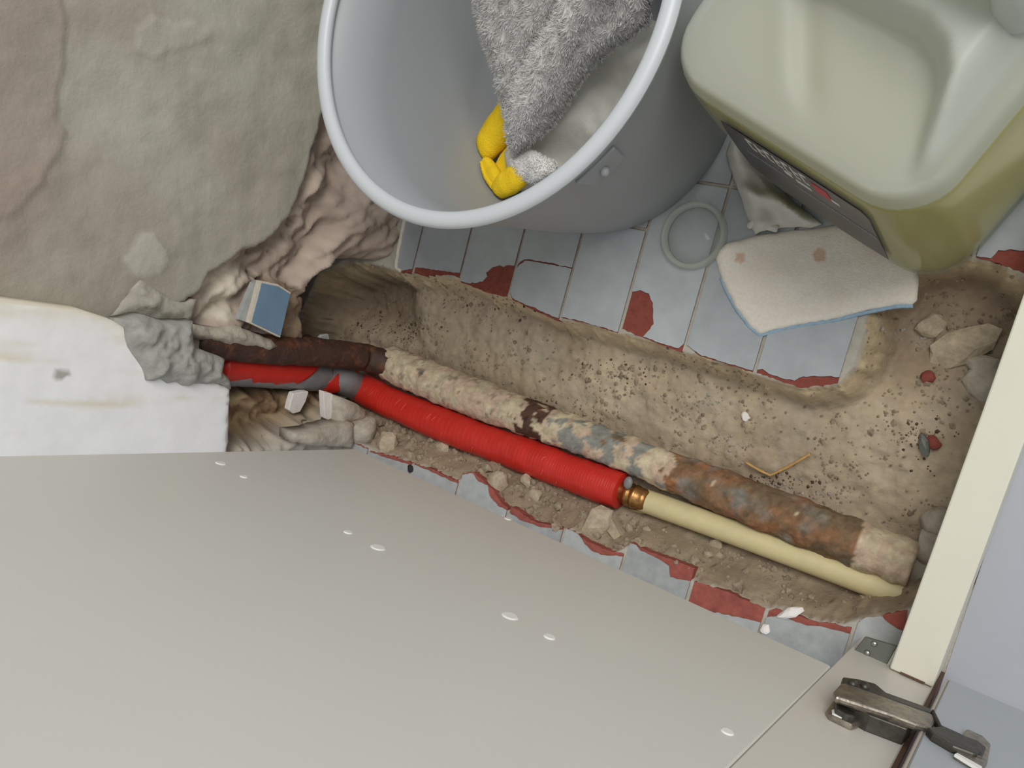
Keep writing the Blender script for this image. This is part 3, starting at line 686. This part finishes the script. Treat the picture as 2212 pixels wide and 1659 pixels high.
# ================================================================== blue tile piece in the wall
bt = empty('wall_tile', PX(580, 720, -.64)); tag(bt, 'piece of blue glazed tile stuck upright in the broken wall', 'tile')
face = PXl([(562, 606), (600, 614), (628, 632), (605, 729), (538, 697)], -.632)
nrm = Vector((.93, .10, .25)).normalized()
bm = bmesh.new(); prism(bm, face, nrm * -.0085); bmobj('body', bm, M['tile_white'], bt)
cf = sum(face, Vector()) / 5
bm = bmesh.new(); prism(bm, [cf + (p - cf) * .93 + nrm * .0008 + Vector((0, -.0007, -.001)) for p in face], nrm * -.001); bmobj('glaze', bm, M['bluetile'], bt)
sd = PXl([(548, 612), (560, 607), (537, 697), (515, 690)], -.640)
bm = bmesh.new(); prism(bm, sd, Vector((-.006, 0, 0))); o = bmobj('tile_sliver', bm, M['glaze_old'], bt)

# ================================================================== bucket
BC = Vector((-.405, .183)); R0, R1, BH = .1186, .1505, .2095
def brad(z): return R0 + (R1 - R0) * z / BH
def lathe(name, prof, m, parent, n=96, c=BC, z0=.0006, smooth=True):
    verts, faces = [], []; L_ = len(prof)
    for i in range(n):
        a = 2 * math.pi * i / n
        for r, z in prof: verts.append((c.x + r * math.cos(a), c.y + r * math.sin(a), z + z0))
    for i in range(n):
        j = (i + 1) % n
        for k in range(L_ - 1): faces.append((i * L_ + k, j * L_ + k, j * L_ + k + 1, i * L_ + k + 1))
    return pymesh(name, verts, faces, m, parent, smooth)
bk = empty('bucket', (BC.x, BC.y, .0)); tag(bk, 'grey plastic bucket on the tiles holding cleaning cloths', 'bucket')
prof = [(0.0001, .004), (.02, .004), (R0 - .012, .004), (R0 - .006, .004), (R0, .008), (brad(.05), .05), (brad(.1), .1), (brad(.15), .15), (brad(.19), .19), (brad(BH - .002), BH - .002),
        (brad(BH) - .003, BH - .002), (brad(.15) - .003, .15), (brad(.1) - .003, .1), (brad(.05) - .003, .05), (R0 - .006, .010), (R0 - .02, .007), (.0001, .007)]
prof = [(.0001, .003), (R0 - .010, .003), (R0 - .009, 0), (R0 - .004, 0), (R0 - .001, .004)] + prof[5:]
body = lathe('body', prof, M['bucket'], bk)
rimp = [(brad(BH) - .0048 + .0062 * math.cos(t), BH - .001 + .0052 * math.sin(t)) for t in [2 * math.pi * k / 14 for k in range(15)]]
rimp = [(r + .004, z) for r, z in rimp]
lathe('rim', rimp, M['bucket_rim'], bk, 120)
# handle socket moulded on the outside near the camera
lc = P(1285, 335, .175); dirv = Vector((lc.x - BC.x, lc.y - BC.y, 0)).normalized(); side = Vector((-dirv.y, dirv.x, 0))
base_p = Vector((BC.x, BC.y, 0)) + dirv * (brad(.178) + .001)
bm = bmesh.new()
w, h = .017, .022
prism(bm, [base_p + side * -w + Vector((0, 0, .192)), base_p + side * w + Vector((0, 0, .192)), base_p + side * w * .8 + Vector((0, 0, .166)) - dirv * .004, base_p - side * w * .8 + Vector((0, 0, .166)) - dirv * .004], dirv * .003)
lug = bevel(bmobj('handle_socket', bm, M['bucket'], bk), .001, 2)
bm = bmesh.new(); bmesh.ops.create_uvsphere(bm, u_segments=14, v_segments=10, radius=.0034)
for v in bm.verts: v.co = Vector((v.co.x, v.co.y, v.co.z)) + base_p + dirv * .003 + Vector((0, 0, .179))
bmobj('pin', bm, M['bucket'], lug, True)

# cloths in the bucket -------------------------------------------------
def clampb(p, m=.006):
    v = Vector((p.x - BC.x, p.y - BC.y)); lim = brad(max(0, min(p.z, BH))) - .003 - m
    if v.length > lim: v *= lim / v.length
    return Vector((BC.x + v.x, BC.y + v.y, p.z))
def pxrough(pts, seg, amp):
    q = [Vector(p) for p in pts]; return rough(q + [q[0]], seg, amp)[:-1]
tw_px = [(1010, -160), (1018, -60), (1022, 0), (1034, 45), (1045, 90), (1062, 140), (1075, 180), (1084, 225), (1090, 262), (1094, 295), (1100, 335), (1122, 322), (1150, 302), (1185, 262), (1215, 220), (1250, 172), (1280, 130), (1315, 100), (1345, 84), (1380, 62), (1400, 20), (1410, -60), (1400, -160)]
def tw_z(px, py):
    t = (340 - py) / 400.0; z = .070 + .105 * t
    s = (px - 1095) - (340 - py) * .55          # across the cloth; the fold runs along the right edge
    z += .010 * math.exp(-((s + 20) / 45) ** 2) - .006 * math.exp(-((s + 75) / 18) ** 2)
    return z
def tw_top(u, v, d):
    e = min(1, d / 28.0); p = P(u, v, tw_z(u, v) - .010 * (1 - e) ** 2); p.z += .003 * fbm(p, 40)
    return p
towel = sheet('towel', pxrough(tw_px, 14, 2.0), 13, tw_top, (0, 0, .006), M['terry'])
tag(towel, 'fluffy grey towel hanging into the bucket', 'towel')
def pile(src, n, ln, m, name):
    me = src.data; tris = [(p.vertices[:], p.area, p.normal.copy()) for p in me.polygons if p.normal.z > -.2]
    ar = np.array([t[1] for t in tris]); pick = np.random.RandomState(3).choice(len(tris), n, p=ar / ar.sum())
    rnd = random.Random(5); V, Fc = [], []
    for i in pick:
        vs, _, nn = tris[i]; vs = list(vs)[:3]; a, b = rnd.random(), rnd.random()
        if a + b > 1: a, b = 1 - a, 1 - b
        p0, p1, p2 = (me.vertices[k].co for k in vs); p = p0 + (p1 - p0) * a + (p2 - p0) * b
        cl = Vector((noise.noise(p * 110), noise.noise(p * 110 + Vector((9, 0, 0))), noise.noise(p * 110 + Vector((0, 9, 0)))))
        d = (nn + cl * 1.5 + Vector((rnd.uniform(-.35, .35), rnd.uniform(-.35, .35), rnd.uniform(-.2, .2)))).normalized() * ln * rnd.uniform(.6, 1.15)
        u = d.cross(Vector((rnd.uniform(-1, 1), rnd.uniform(-1, 1), rnd.uniform(-1, 1)))).normalized() * .00042
        w = d.cross(u).normalized() * .00042; k = len(V)
        V += [p + u, p - u * .5 + w * .8, p - u * .5 - w * .8, p + d * .6 + u * .6, p + d * .6 - u * .3 + w * .5, p + d * .6 - u * .3 - w * .5, p + d]
        Fc += [(k, k + 1, k + 4, k + 3), (k + 1, k + 2, k + 5, k + 4), (k + 2, k, k + 3, k + 5), (k + 3, k + 4, k + 6), (k + 4, k + 5, k + 6), (k + 5, k + 3, k + 6)]
    me2 = bpy.data.meshes.new(name); me2.from_pydata([tuple(v) for v in V], [], Fc); me2.update()
    return tag(link(name, me2, m, src, True), None, None, None, 'stuff')
pile(towel, 17000, .0050, M['terry'], 'pile')
wc_px = [(1090, 330), (1110, 300), (1180, 245), (1240, 160), (1290, 90), (1400, 40), (1450, 60), (1440, 160), (1390, 250), (1320, 330), (1240, 400), (1160, 430), (1100, 400)]
def wc_top(u, v, d):
    t = (400 - v) / 400.0; e = min(1, d / 20)
    z = .040 + .085 * t + .008 * math.sin((u + v * .5) / 38.0) + .006 * math.sin((u * .4 - v) / 30.0) - .008 * (1 - e)
    p = P(u, v, z); p.z += .005 * fbm(p, 30); return clampb(p, .004)
o = sheet('cloth', pxrough(wc_px, 16, 2.0), 10, wc_top, (0, 0, .003), M['whitecloth']); tag(o, 'off-white rumpled cloth under the towel in the bucket', 'cloth')
# end of the grey towel folded back below
tf_px = [(1098, 345), (1118, 325), (1140, 320), (1165, 335), (1195, 350), (1200, 372), (1150, 395), (1112, 385)]
o2 = sheet('fold', pxrough(tf_px, 10, 1.5), 8, lambda u, v, d: clampb(P(u, v, .064 + .004 * min(1, d / 14) + .002 * math.sin(u / 14))), (0, 0, .005), M['terry'], towel)
pile(o2, 1500, .0024, M['terry'], 'pile')
# yellow knitted cloth: rolled lobes
yl = empty('yellow_cloth', P(1075, 380, .015)); tag(yl, 'crumpled yellow knitted cloth at the bottom of the bucket', 'cloth')
def lobe(path, rad, z, n=18, gro=0.0):
    pts = arc([P(x, y, zz) for (x, y), zz in zip(path, z)], 8)
    L_ = len(pts); verts, faces = [], []
    for i, p in enumerate(pts):
        t = i / (L_ - 1); T = (pts[min(i + 1, L_ - 1)] - pts[max(i - 1, 0)]).normalized(); U = T.cross(Vector((0, 0, 1))).normalized(); N_ = U.cross(T)
        r = rad * (math.sin(math.pi * (.12 + .80 * t)) ** .55)
        for k in range(n):
            a = 2 * math.pi * k / n; g = 1 - gro * math.exp(-((a - math.pi / 2) / .38) ** 2)
            verts.append(clampb(p + U * r * math.cos(a) * g + N_ * r * .72 * math.sin(a) * g, .003) + Vector((0, 0, .0008 * fbm(p, 90))))
    for i in range(L_ - 1):
        for k in range(n): faces.append((i * n + k, i * n + (k + 1) % n, (i + 1) * n + (k + 1) % n, (i + 1) * n + k))
    faces += [tuple(range(n))[::-1], tuple((L_ - 1) * n + k for k in range(n))]
    return pymesh('fold', verts, faces, M['yellow'], yl, True)
lobe([(1112, 215), (1088, 265), (1060, 305), (1040, 345)], .0165, (.050, .046, .042, .038), gro=0)
lobe([(1044, 350), (1054, 375), (1066, 395), (1084, 418)], .0120, (.046, .048, .050, .050), gro=.55)
lobe([(1120, 320), (1105, 345), (1090, 372), (1075, 395)], .0130, (.034, .036, .038, .040), gro=.2)
lobe([(1070, 412), (1095, 396), (1120, 380), (1150, 366)], .0125, (.052, .055, .058, .060), gro=.15)

# ================================================================== jerrycan
JU = Vector((-.921, .390, 0)); JV = Vector((.390, .921, 0)); JO = Vector((-.0933, .0682, .006)); JW, JD, JH = .190, .152, .196
can = empty('jerrycan', JO); tag(can, 'translucent plastic jerrycan of yellow liquid with a dark label', 'jerrycan')
def rrect(w, d, r, n=8):
    pts = []
    for (cx_, cy_, a0) in ((w - r, d - r, 0), (r, d - r, 90), (r, r, 180), (w - r, r, 270)):
        for k in range(n + 1):
            a = math.radians(a0 + 90 * k / n); pts.append((cx_ + r * math.cos(a), cy_ + r * math.sin(a)))
    return pts
def fr(z): return .0125 * max(0, z) / .196
def jw(u, v, z): return JO + JU * u + JV * (v + fr(z) * (1 - v / JD)) + Vector((0, 0, z))
FIELD = np.array([(.004, -.05), (.014, .010), (.022, .030), (.030, .050), (.037, .066), (.046, .076), (.058, .081), (.080, .082), (.30, .082), (.30, -.05)])
def can_top(u, v):
    """moulded top: a low front field with a diagonal crease, rising to a border and handle at the back right"""
    d_ = sdist(np.array([[u, v]]), FIELD)[0]
    up = 1 - sm(-.012, .002, d_)
    z = JH + .026 * up
    t = (u - .1030) * .80 - (v - .033) * .60
    z += (.0014 * math.exp(-((t - .006) / .007) ** 2) - .0030 * math.exp(-((t + .008) / .008) ** 2)) * (1 - up) * sm(.012, .040, v)
    return z
def shell(inset, ztop, name, m, lidded, parent):
    base = rrect(JW, JD, .036); cu, cv = JW / 2, JD / 2
    def ring(s, z): return [jw(cu + (u - cu) * s, cv + (v - cv) * s, z) for u, v in base]
    ins = 1 - inset / (JD / 2)
    if lidded: lev = [(.86, 0.0), (.92, .002), (.96, .009), (.985, .022), (1.0, .045), (1.0, .09), (1.0, .15), (.992, .172), (.976, .184), (.958, .191), (.935, .1948)]
    else: lev = [(.86, .002), (.92, .004), (.96, .011), (.985, .023), (1.0, .046), (1.0, .10), (1.0, .15), (.992, .172), (.982, ztop)]
    V, Fc = [], []; n = len(base)
    for s_, z in lev: V += ring(s_ * ins, z)
    for i in range(len(lev) - 1):
        for k in range(n): Fc.append((i * n + k, i * n + (k + 1) % n, (i + 1) * n + (k + 1) % n, (i + 1) * n + k))
    Fc.append(tuple(range(n))[::-1])
    o0 = (len(lev) - 1) * n
    if not lidded:
        Fc.append(tuple(o0 + k for k in range(n))); return pymesh(name, V, Fc, m, parent, True)
    s_l = lev[-1][0] * ins
    bb = [Vector((cu + (u - cu) * s_l, cv + (v - cv) * s_l)) for u, v in base]
    vs, fs = cdt(bb, .0025, 0.0)
    off = len(V); G = np.array([(v.x, v.y) for v in vs]); dd = polydist(G, np.array([(p.x, p.y) for p in bb]))
    for v, d_ in zip(vs, dd):
        k = sm(0, .022, d_); V.append(jw(v.x, v.y, lev[-1][1] * (1 - k) + can_top(v.x, v.y) * k + .0012 * min(1, d_ / .006)))
    for f in fs: Fc.append(tuple(i + off for i in f))
    me = bpy.data.meshes.new(name); me.from_pydata([tuple(v) for v in V], [], Fc); me.update()
    bm = bmesh.new(); bm.from_mesh(me); bmesh.ops.remove_doubles(bm, verts=bm.verts, dist=1e-5)
    return bmobj(name, bm, m, parent, True)
shell(0, 0, 'body', M['can'], True, can)
liq = shell(.0014, .180, 'liquid', M['liquid'], False, can)
# handle: a hollow grip rising at the back right
hp = arc([jw(.024, .112, .212), jw(.026, .116, .238), jw(.042, .120, .252), jw(.085, .126, .252), jw(.118, .130, .240), jw(.126, .131, .210)], 8)
tube('handle', hp, .012, M['can'], can, 18)
# dark label on the front
def lab(u, z, h=.0006): return jw(u, -h, z)
lq = [(.040, .040), (.060, .034), (.100, .030), (.140, .038), (.158, .056), (.156, .090), (.150, .140), (.146, .160), (.090, .160), (.040, .158), (.036, .148)]
bm = bmesh.new(); prism(bm, [lab(u, z) for u, z in lq], JV * .0004); label = bmobj('label', bm, M['label'], can); label['label'] = 'dark paper label with white lettering and a red mark'
def ink(uz, m, name='lettering'):
    bm = bmesh.new(); prism(bm, [lab(u, z, .0009) for u, z in uz], JV * .0002); bmobj(name, bm, M[m], label)
def stroke(u, z, w, h, m):
    z = .030 + z * 1.05; ink([(u, z), (u - w, z), (u - w, z + h), (u, z + h)], m)
rl_ = random.Random(4)
u = .128
for i in range(7):      # large blurred heading
    w = .006; stroke(u, .100, .0016, .020, 'ink_white'); stroke(u - .0016, .100 + (.010 if i % 2 else .016), w * .6, .004, 'ink_white'); stroke(u, .100, w * .7, .0035, 'ink_white'); u -= .0070
ink([(.078, .130), (.066, .130), (.066, .150), (.078, .150)], 'ink_red', 'red_mark'); stroke(.066, .096, .006, .006, 'ink_white')
stroke(.104, .090, .006, .008, 'ink_white'); stroke(.096, .086, .012, .006, 'ink_white')
for row, (u0, z, n) in enumerate([(.140, .078, 13), (.104, .066, 22)]):
    u = u0
    for i in range(n):
        w = rl_.uniform(.0012, .0030); stroke(u, z, w, .0042, 'ink_grey'); u -= w + .0008

# ================================================================== cloths on the floor, ring
rag_px = [(1546, 560), (1552, 540), (1568, 527), (1610, 514), (1650, 505), (1700, 499), (1760, 494), (1850, 478), (1930, 510), (1968, 552), (1982, 585), (1985, 615), (1981, 648), (1972, 657), (1930, 659), (1870, 671), (1810, 687), (1750, 697), (1690, 708), (1642, 722), (1620, 705), (1592, 668), (1572, 632), (1556, 595)]
def rag_top(u, v, d):
    e = min(1, d / 10.0); z = .0048 + .0008 * math.sin(u / 60 + v / 90) + .004 * sm(1600, 1560, u) * sm(600, 520, v)
    z += .004 * sm(1850, 1985, u); p = P(u, v, z - .0025 * (1 - e) ** 2); p.z += .0008 * fbm(p, 60); return p
cR = pal((238, 231, 219), (220, 206, 190), (210, 168, 138))
def rag_col(u, v):
    n_ = fbm((u * .01, v * .01, 0), 1.3); c = cR[0] * (1 - max(0, n_) * .35) + cR[1] * max(0, n_) * .35
    for (a, b, r) in ((1599, 557, 10), (1770, 552, 13)):
        k = math.hypot(u - a, (v - b) * 1.1) / r
        if k < 1.15: c = c * .25 + cR[2] * .75
    return c
rag = sheet('rag', pxrough(rag_px, 12, 1.0), 6.0, rag_top, (0, 0, .0032), M['rag'], None, True, rag_col)
tag(rag, 'flat cream rag with a blue edge and two brown spots lying on the tiles', 'rag')
ep = [(1556, 600), (1572, 634), (1592, 670), (1620, 707), (1642, 724), (1690, 711), (1750, 700), (1810, 690), (1870, 674), (1930, 662), (1972, 660)]
tube('blue_edge', [rag_top(x, y, 0) + Vector((0, 0, -.0012)) for x, y in ep], .0016, M['blue_thread'], rag, 8, True, None, .0006, .002, 300)
cr_px = [(1568, 330), (1580, 300), (1594, 294), (1620, 336), (1674, 400), (1722, 442), (1776, 484), (1750, 492), (1700, 490), (1660, 494), (1632, 505), (1618, 480), (1605, 440), (1585, 385)]
def cr_top(u, v, d):
    e = min(1, d / 16); z = .010 + .014 * math.exp(-(((u - 1610) * .9 - (v - 390) * .38) / 22) ** 2) + .010 * math.exp(-(((u - 1690) * .35 - (v - 440)) / 16) ** 2) + .006 * math.sin(u / 22.0 - v / 34.0) * e
    p = P(u, v, z * (.35 + .65 * e)); p.z += .0025 * fbm(p, 50) * e; return p
o = sheet('rag', pxrough(cr_px, 10, 1.2), 6.0, cr_top, (0, 0, .003), M['whitecloth']); tag(o, 'crumpled off-white rag squeezed between bucket and jerrycan', 'rag')
tube('hem', [P(1618, 488, .004), P(1640, 470, .012), P(1655, 488, .008), P(1680, 496, .006)], .003, M['whitecloth'], o, 8, True, None, .0008, .002, 200)
rc = P(1503, 511, 0).xy
ring = empty('plastic_ring', (rc.x, rc.y, 0)); tag(ring, 'clear round plastic lid on the tiles beside the bucket', 'lid')
rp = [(.0285, .0), (.0288, .004), (.0280, .0085), (.0262, .0098), (.0245, .009), (.0238, .004), (.0236, .0012), (.0250, .0006), (.0285, 0)]
lathe('rim', rp, M['ring'], ring, 72, rc, .0006); lathe('disc', [(.0001, .0006), (.0238, .0006), (.0238, .0018), (.0001, .0018)], M['ring_disc'], ring, 72, rc, .0006)

# ================================================================== rubble
def place_stone(px, py, r, seed, m, label, name='rubble_stone', cat='stone', squash=(1, 1, .6), z=None, group=None):
    p = P(px, py, -.03 if z is None else z)
    if z is None:
        for _ in range(4): p = P(px, py, ground_z(p.x, p.y))
    bm = stone(None, (p.x, p.y, p.z + r * squash[2] * .45), r, seed, squash)
    o = bmobj(name, bm, M[m], None, False); tag(o, label, cat, group); return o
place_stone(838, 962, .020, 3, 'stone', 'lump of pale rubble beside the red taped pipe near the wall', squash=(1.2, .7, .6))
place_stone(1295, 1135, .021, 5, 'stone', 'broken mortar lump below the brass coupling', squash=(1.1, .9, .7))
place_stone(2125, 795, .015, 9, 'stone_grey', 'grey flat stone by the cream rail, upper of two', squash=(1.3, .8, .45))
place_stone(2140, 832, .016, 12, 'stone_grey', 'grey flat stone by the cream rail, lower of two', squash=(1.2, .9, .4))
place_stone(2085, 745, .020, 14, 'stone', 'brown stone in the dark far end of the trench', squash=(1.5, .8, .4))
place_stone(2010, 705, .011, 17, 'stone', 'small pale pebble in the dark far end of the trench')
place_stone(1080, 1045, .016, 20, 'stone', 'mortar lump leaning on the broken tile edge by the panel', squash=(.8, 1.2, .6))
place_stone(1140, 1040, .008, 21, 'stone', 'small pebble below the middle of the red tape')
place_stone(1160, 1070, .009, 22, 'stone', 'rounded pebble between red tape and panel tiles')
place_stone(960, 965, .010, 24, 'stone', 'small stone below the left part of the red tape')
place_stone(1611, 900, .0045, 26, 'plaster_chip', 'tiny white chip on the trench bed below the tiles')
place_stone(1708, 1324, .0075, 28, 'plaster_chip', 'white oval chip lying on the broken red tile edge', squash=(1.5, .6, .5), z=0.0)
place_stone(1654, 1358, .0045, 29, 'plaster_chip', 'square white chip on the dusty tile beside the panel', z=.0006)
place_stone(1548, 1178, .007, 31, 'stone', 'pebble just below the cream pipe')
place_stone(2003, 815, .006, 33, 'clay', 'dark reddish pebble in the trench before the rail')
place_stone(2018, 955, .006, 35, 'clay', 'brick red pebble near the cream rail')
place_stone(1996, 962, .007, 36, 'bracket', 'dark elongated pebble beside the brick red one', squash=(1.5, .6, .5))
o = place_stone(887, 1013, .0045, 37, 'black', 'black speck of dirt on the tile strip by the panel', name='dirt_crumb', cat='crumb', z=.0006)
# slab of mortar set on edge
sl = [P(a, b, -.022) for a, b in [(1282, 1106), (1310, 1103), (1340, 1158), (1326, 1168)]]
bm = bmesh.new(); prism(bm, sl, (0, 0, -.014)); o = bevel(bmobj('mortar_slab', bm, M['stone']), .001, 2); tag(o, 'flat slab of mortar propped below the brass coupling', 'mortar piece')
# plaster chips by the wall
for nm, px, x, lab_ in (('plaster_chip', [(655, 846), (667, 846), (660, 868), (648, 890), (634, 894), (624, 886), (628, 868), (634, 850)], -.655, 'white plaster sliver under the red taped riser, left of two'),
                        ('plaster_chip', [(699, 846), (716, 850), (733, 862), (733, 885), (730, 912), (716, 912), (702, 904)], -.630, 'white plaster chip under the taped bend, right of two')):
    q = PXl(px, x); bm = bmesh.new(); prism(bm, q, (-.008, 0, 0)); o = bevel(bmobj(nm, bm, M['plaster_chip']), .0006, 1); tag(o, lab_, 'plaster chip')
# cement chunks between bend and panel
for i, (px, x, lab_) in enumerate([([(735, 860), (770, 872), (800, 893), (790, 915), (760, 920), (730, 925)], -.618, 'grey cement chunk just below the taped bend'),
                                   ([(770, 925), (815, 905), (818, 935), (808, 972), (780, 968), (768, 950)], -.604, 'grey cement chunk at the back corner of the side panel'),
                                   ([(690, 930), (768, 915), (765, 968), (690, 965), (640, 960), (640, 940)], -.606, 'cracked cement slab along the panel edge')]):
    b2 = [Vector((p.y, p.z)) for p in PXl(px, x)]; b2 = rough(b2 + [b2[0]], .006, .0008)[:-1]
    o = sheet('cement_chunk', b2, .004, lambda u, v, d: Vector((x - .004 + .006 * min(1, d / .008) + .005 * fbm((u, v, i), 40), u, v)), (.022, 0, 0), M['stone_grey']); tag(o, lab_, 'cement chunk')
# straw
sp = []
for (a, b) in [(1610, 998), (1640, 1016), (1664, 1027), (1700, 1010), (1750, 981)]:
    p = P(a, b, -.04)
    for _ in range(4): p = P(a, b, ground_z(p.x, p.y) + .006)
    sp.append(p)
o = tube('straw', sp, .0011, M['straw'], None, 8, True, None, .0003, .003, 200); tag(o, 'bent straw lying on the trench bed beside the iron pipe', 'straw')
# grey plastic clip behind the riser
cl = PXl([(683, 738), (695, 724), (710, 722), (712, 732), (704, 745), (690, 746)], -.665)
bm = bmesh.new(); prism(bm, cl, (-.004, 0, 0)); o = bevel(bmobj('pipe_clip', bm, M['glaze_old']), .0006, 1); tag(o, 'small grey plastic clip behind the rusty riser', 'clip')
# loose gravel and crumbs over the bed
def gravel():
    rnd = random.Random(11); V, Fc = [], []; tr = np.array([(p.x, p.y) for p in trench]); n = 0
    while n < 2600:
        x, y = rnd.uniform(-.70, -.02), rnd.uniform(-.22, .10)
        if not inpoly(np.array([[x, y]]), tr)[0]: continue
        w = noise.fractal(Vector((x * 26, y * 26, 4.2)), 1, 2, 3)
        if w < rnd.uniform(-.25, .45): continue
        r = rnd.uniform(.0006, .0016) if rnd.random() < .85 else rnd.uniform(.0016, .0034)
        z = ground_z(x, y) + r * .3; k = len(V); a = rnd.uniform(0, 6.28)
        for i in range(5):
            b = a + i * 1.2566; V.append((x + r * math.cos(b) * rnd.uniform(.7, 1.2), y + r * math.sin(b) * rnd.uniform(.7, 1.2), z - r * .3))
        V.append((x + r * rnd.uniform(-.3, .3), y + r * rnd.uniform(-.3, .3), z + r * rnd.uniform(.4, .8)))
        for i in range(5): Fc.append((k + i, k + (i + 1) % 5, k + 5))
        n += 1
    while n < 2960:                      # coarser rubble on the panel side of the pipes
        x, y = rnd.uniform(-.62, -.08), rnd.uniform(-.205, -.172)
        if not inpoly(np.array([[x, y]]), tr)[0]: continue
        r = rnd.uniform(.0012, .0028) if rnd.random() < .75 else rnd.uniform(.003, .0062)
        z = ground_z(x, y) + r * .2; k = len(V); a = rnd.uniform(0, 6.28)
        for h, q in ((-.4, 1.0), (.35, .8)):
            for i in range(5):
                b = a + i * 1.2566; V.append((x + r * q * math.cos(b) * rnd.uniform(.7, 1.2), y + r * q * math.sin(b) * rnd.uniform(.7, 1.2), z + r * h * rnd.uniform(.7, 1.2)))
        V.append((x, y, z + r * .55))
        for i in range(5):
            j = (i + 1) % 5; Fc += [(k + i, k + j, k + 5 + j, k + 5 + i), (k + 5 + i, k + 5 + j, k + 10)]
        n += 1
    return V, Fc
def crumbs(spots, n, m, label, seed):
    rnd = random.Random(seed); V, Fc = [], []
    for (px, py, sx, sy) in spots:
        for _ in range(n):
            a_, b_ = px + rnd.gauss(0, sx), py + rnd.gauss(0, sy); p = P(a_, b_, -.04)
            for _k in range(3): p = P(a_, b_, ground_z(p.x, p.y))
            r = rnd.uniform(.0005, .0010) if rnd.random() < .7 else rnd.uniform(.001, .0024); k = len(V); a = rnd.uniform(0, 6.28)
            for i in range(5):
                b = a + i * 1.2566; V.append((p.x + r * math.cos(b) * rnd.uniform(.6, 1.3), p.y + r * math.sin(b) * rnd.uniform(.6, 1.3), p.z - r * .2))
            V.append((p.x, p.y, p.z + r * rnd.uniform(.4, .9)))
            for i in range(5): Fc.append((k + i, k + (i + 1) % 5, k + 5))
    o = pymesh('soil_crumbs', V, Fc, M[m], floor); tag(o, label, None, None, 'stuff')
M['dark_soil'] = mat('dark_soil', (92, 76, 63), 0.95, 0.3, 300, spec=0.2)
M['grit'] = mat('grey_grit', (158, 150, 138), 0.95, 0.35, 300, spec=0.2)
crumbs([(885, 725, 20, 22), (860, 710, 40, 14), (790, 690, 40, 14), (1190, 885, 40, 14), (1330, 795, 60, 14), (1135, 650, 60, 22), (1990, 950, 30, 30), (1680, 1040, 40, 10)], 60, 'dark_soil', 'dark soil crumbs scattered in the trench', 3)
crumbs([(1500, 870, 50, 25), (1590, 965, 40, 18), (1660, 1045, 40, 12), (2000, 720, 60, 20), (1250, 960, 80, 16), (1750, 1080, 60, 14)], 70, 'grit', 'grey grit scattered in the trench', 4)
V, Fc = gravel(); o = pymesh('gravel', V, Fc, M['gravel'], floor); tag(o, 'loose gravel and crumbs strewn over the trench bed', None, None, 'stuff')
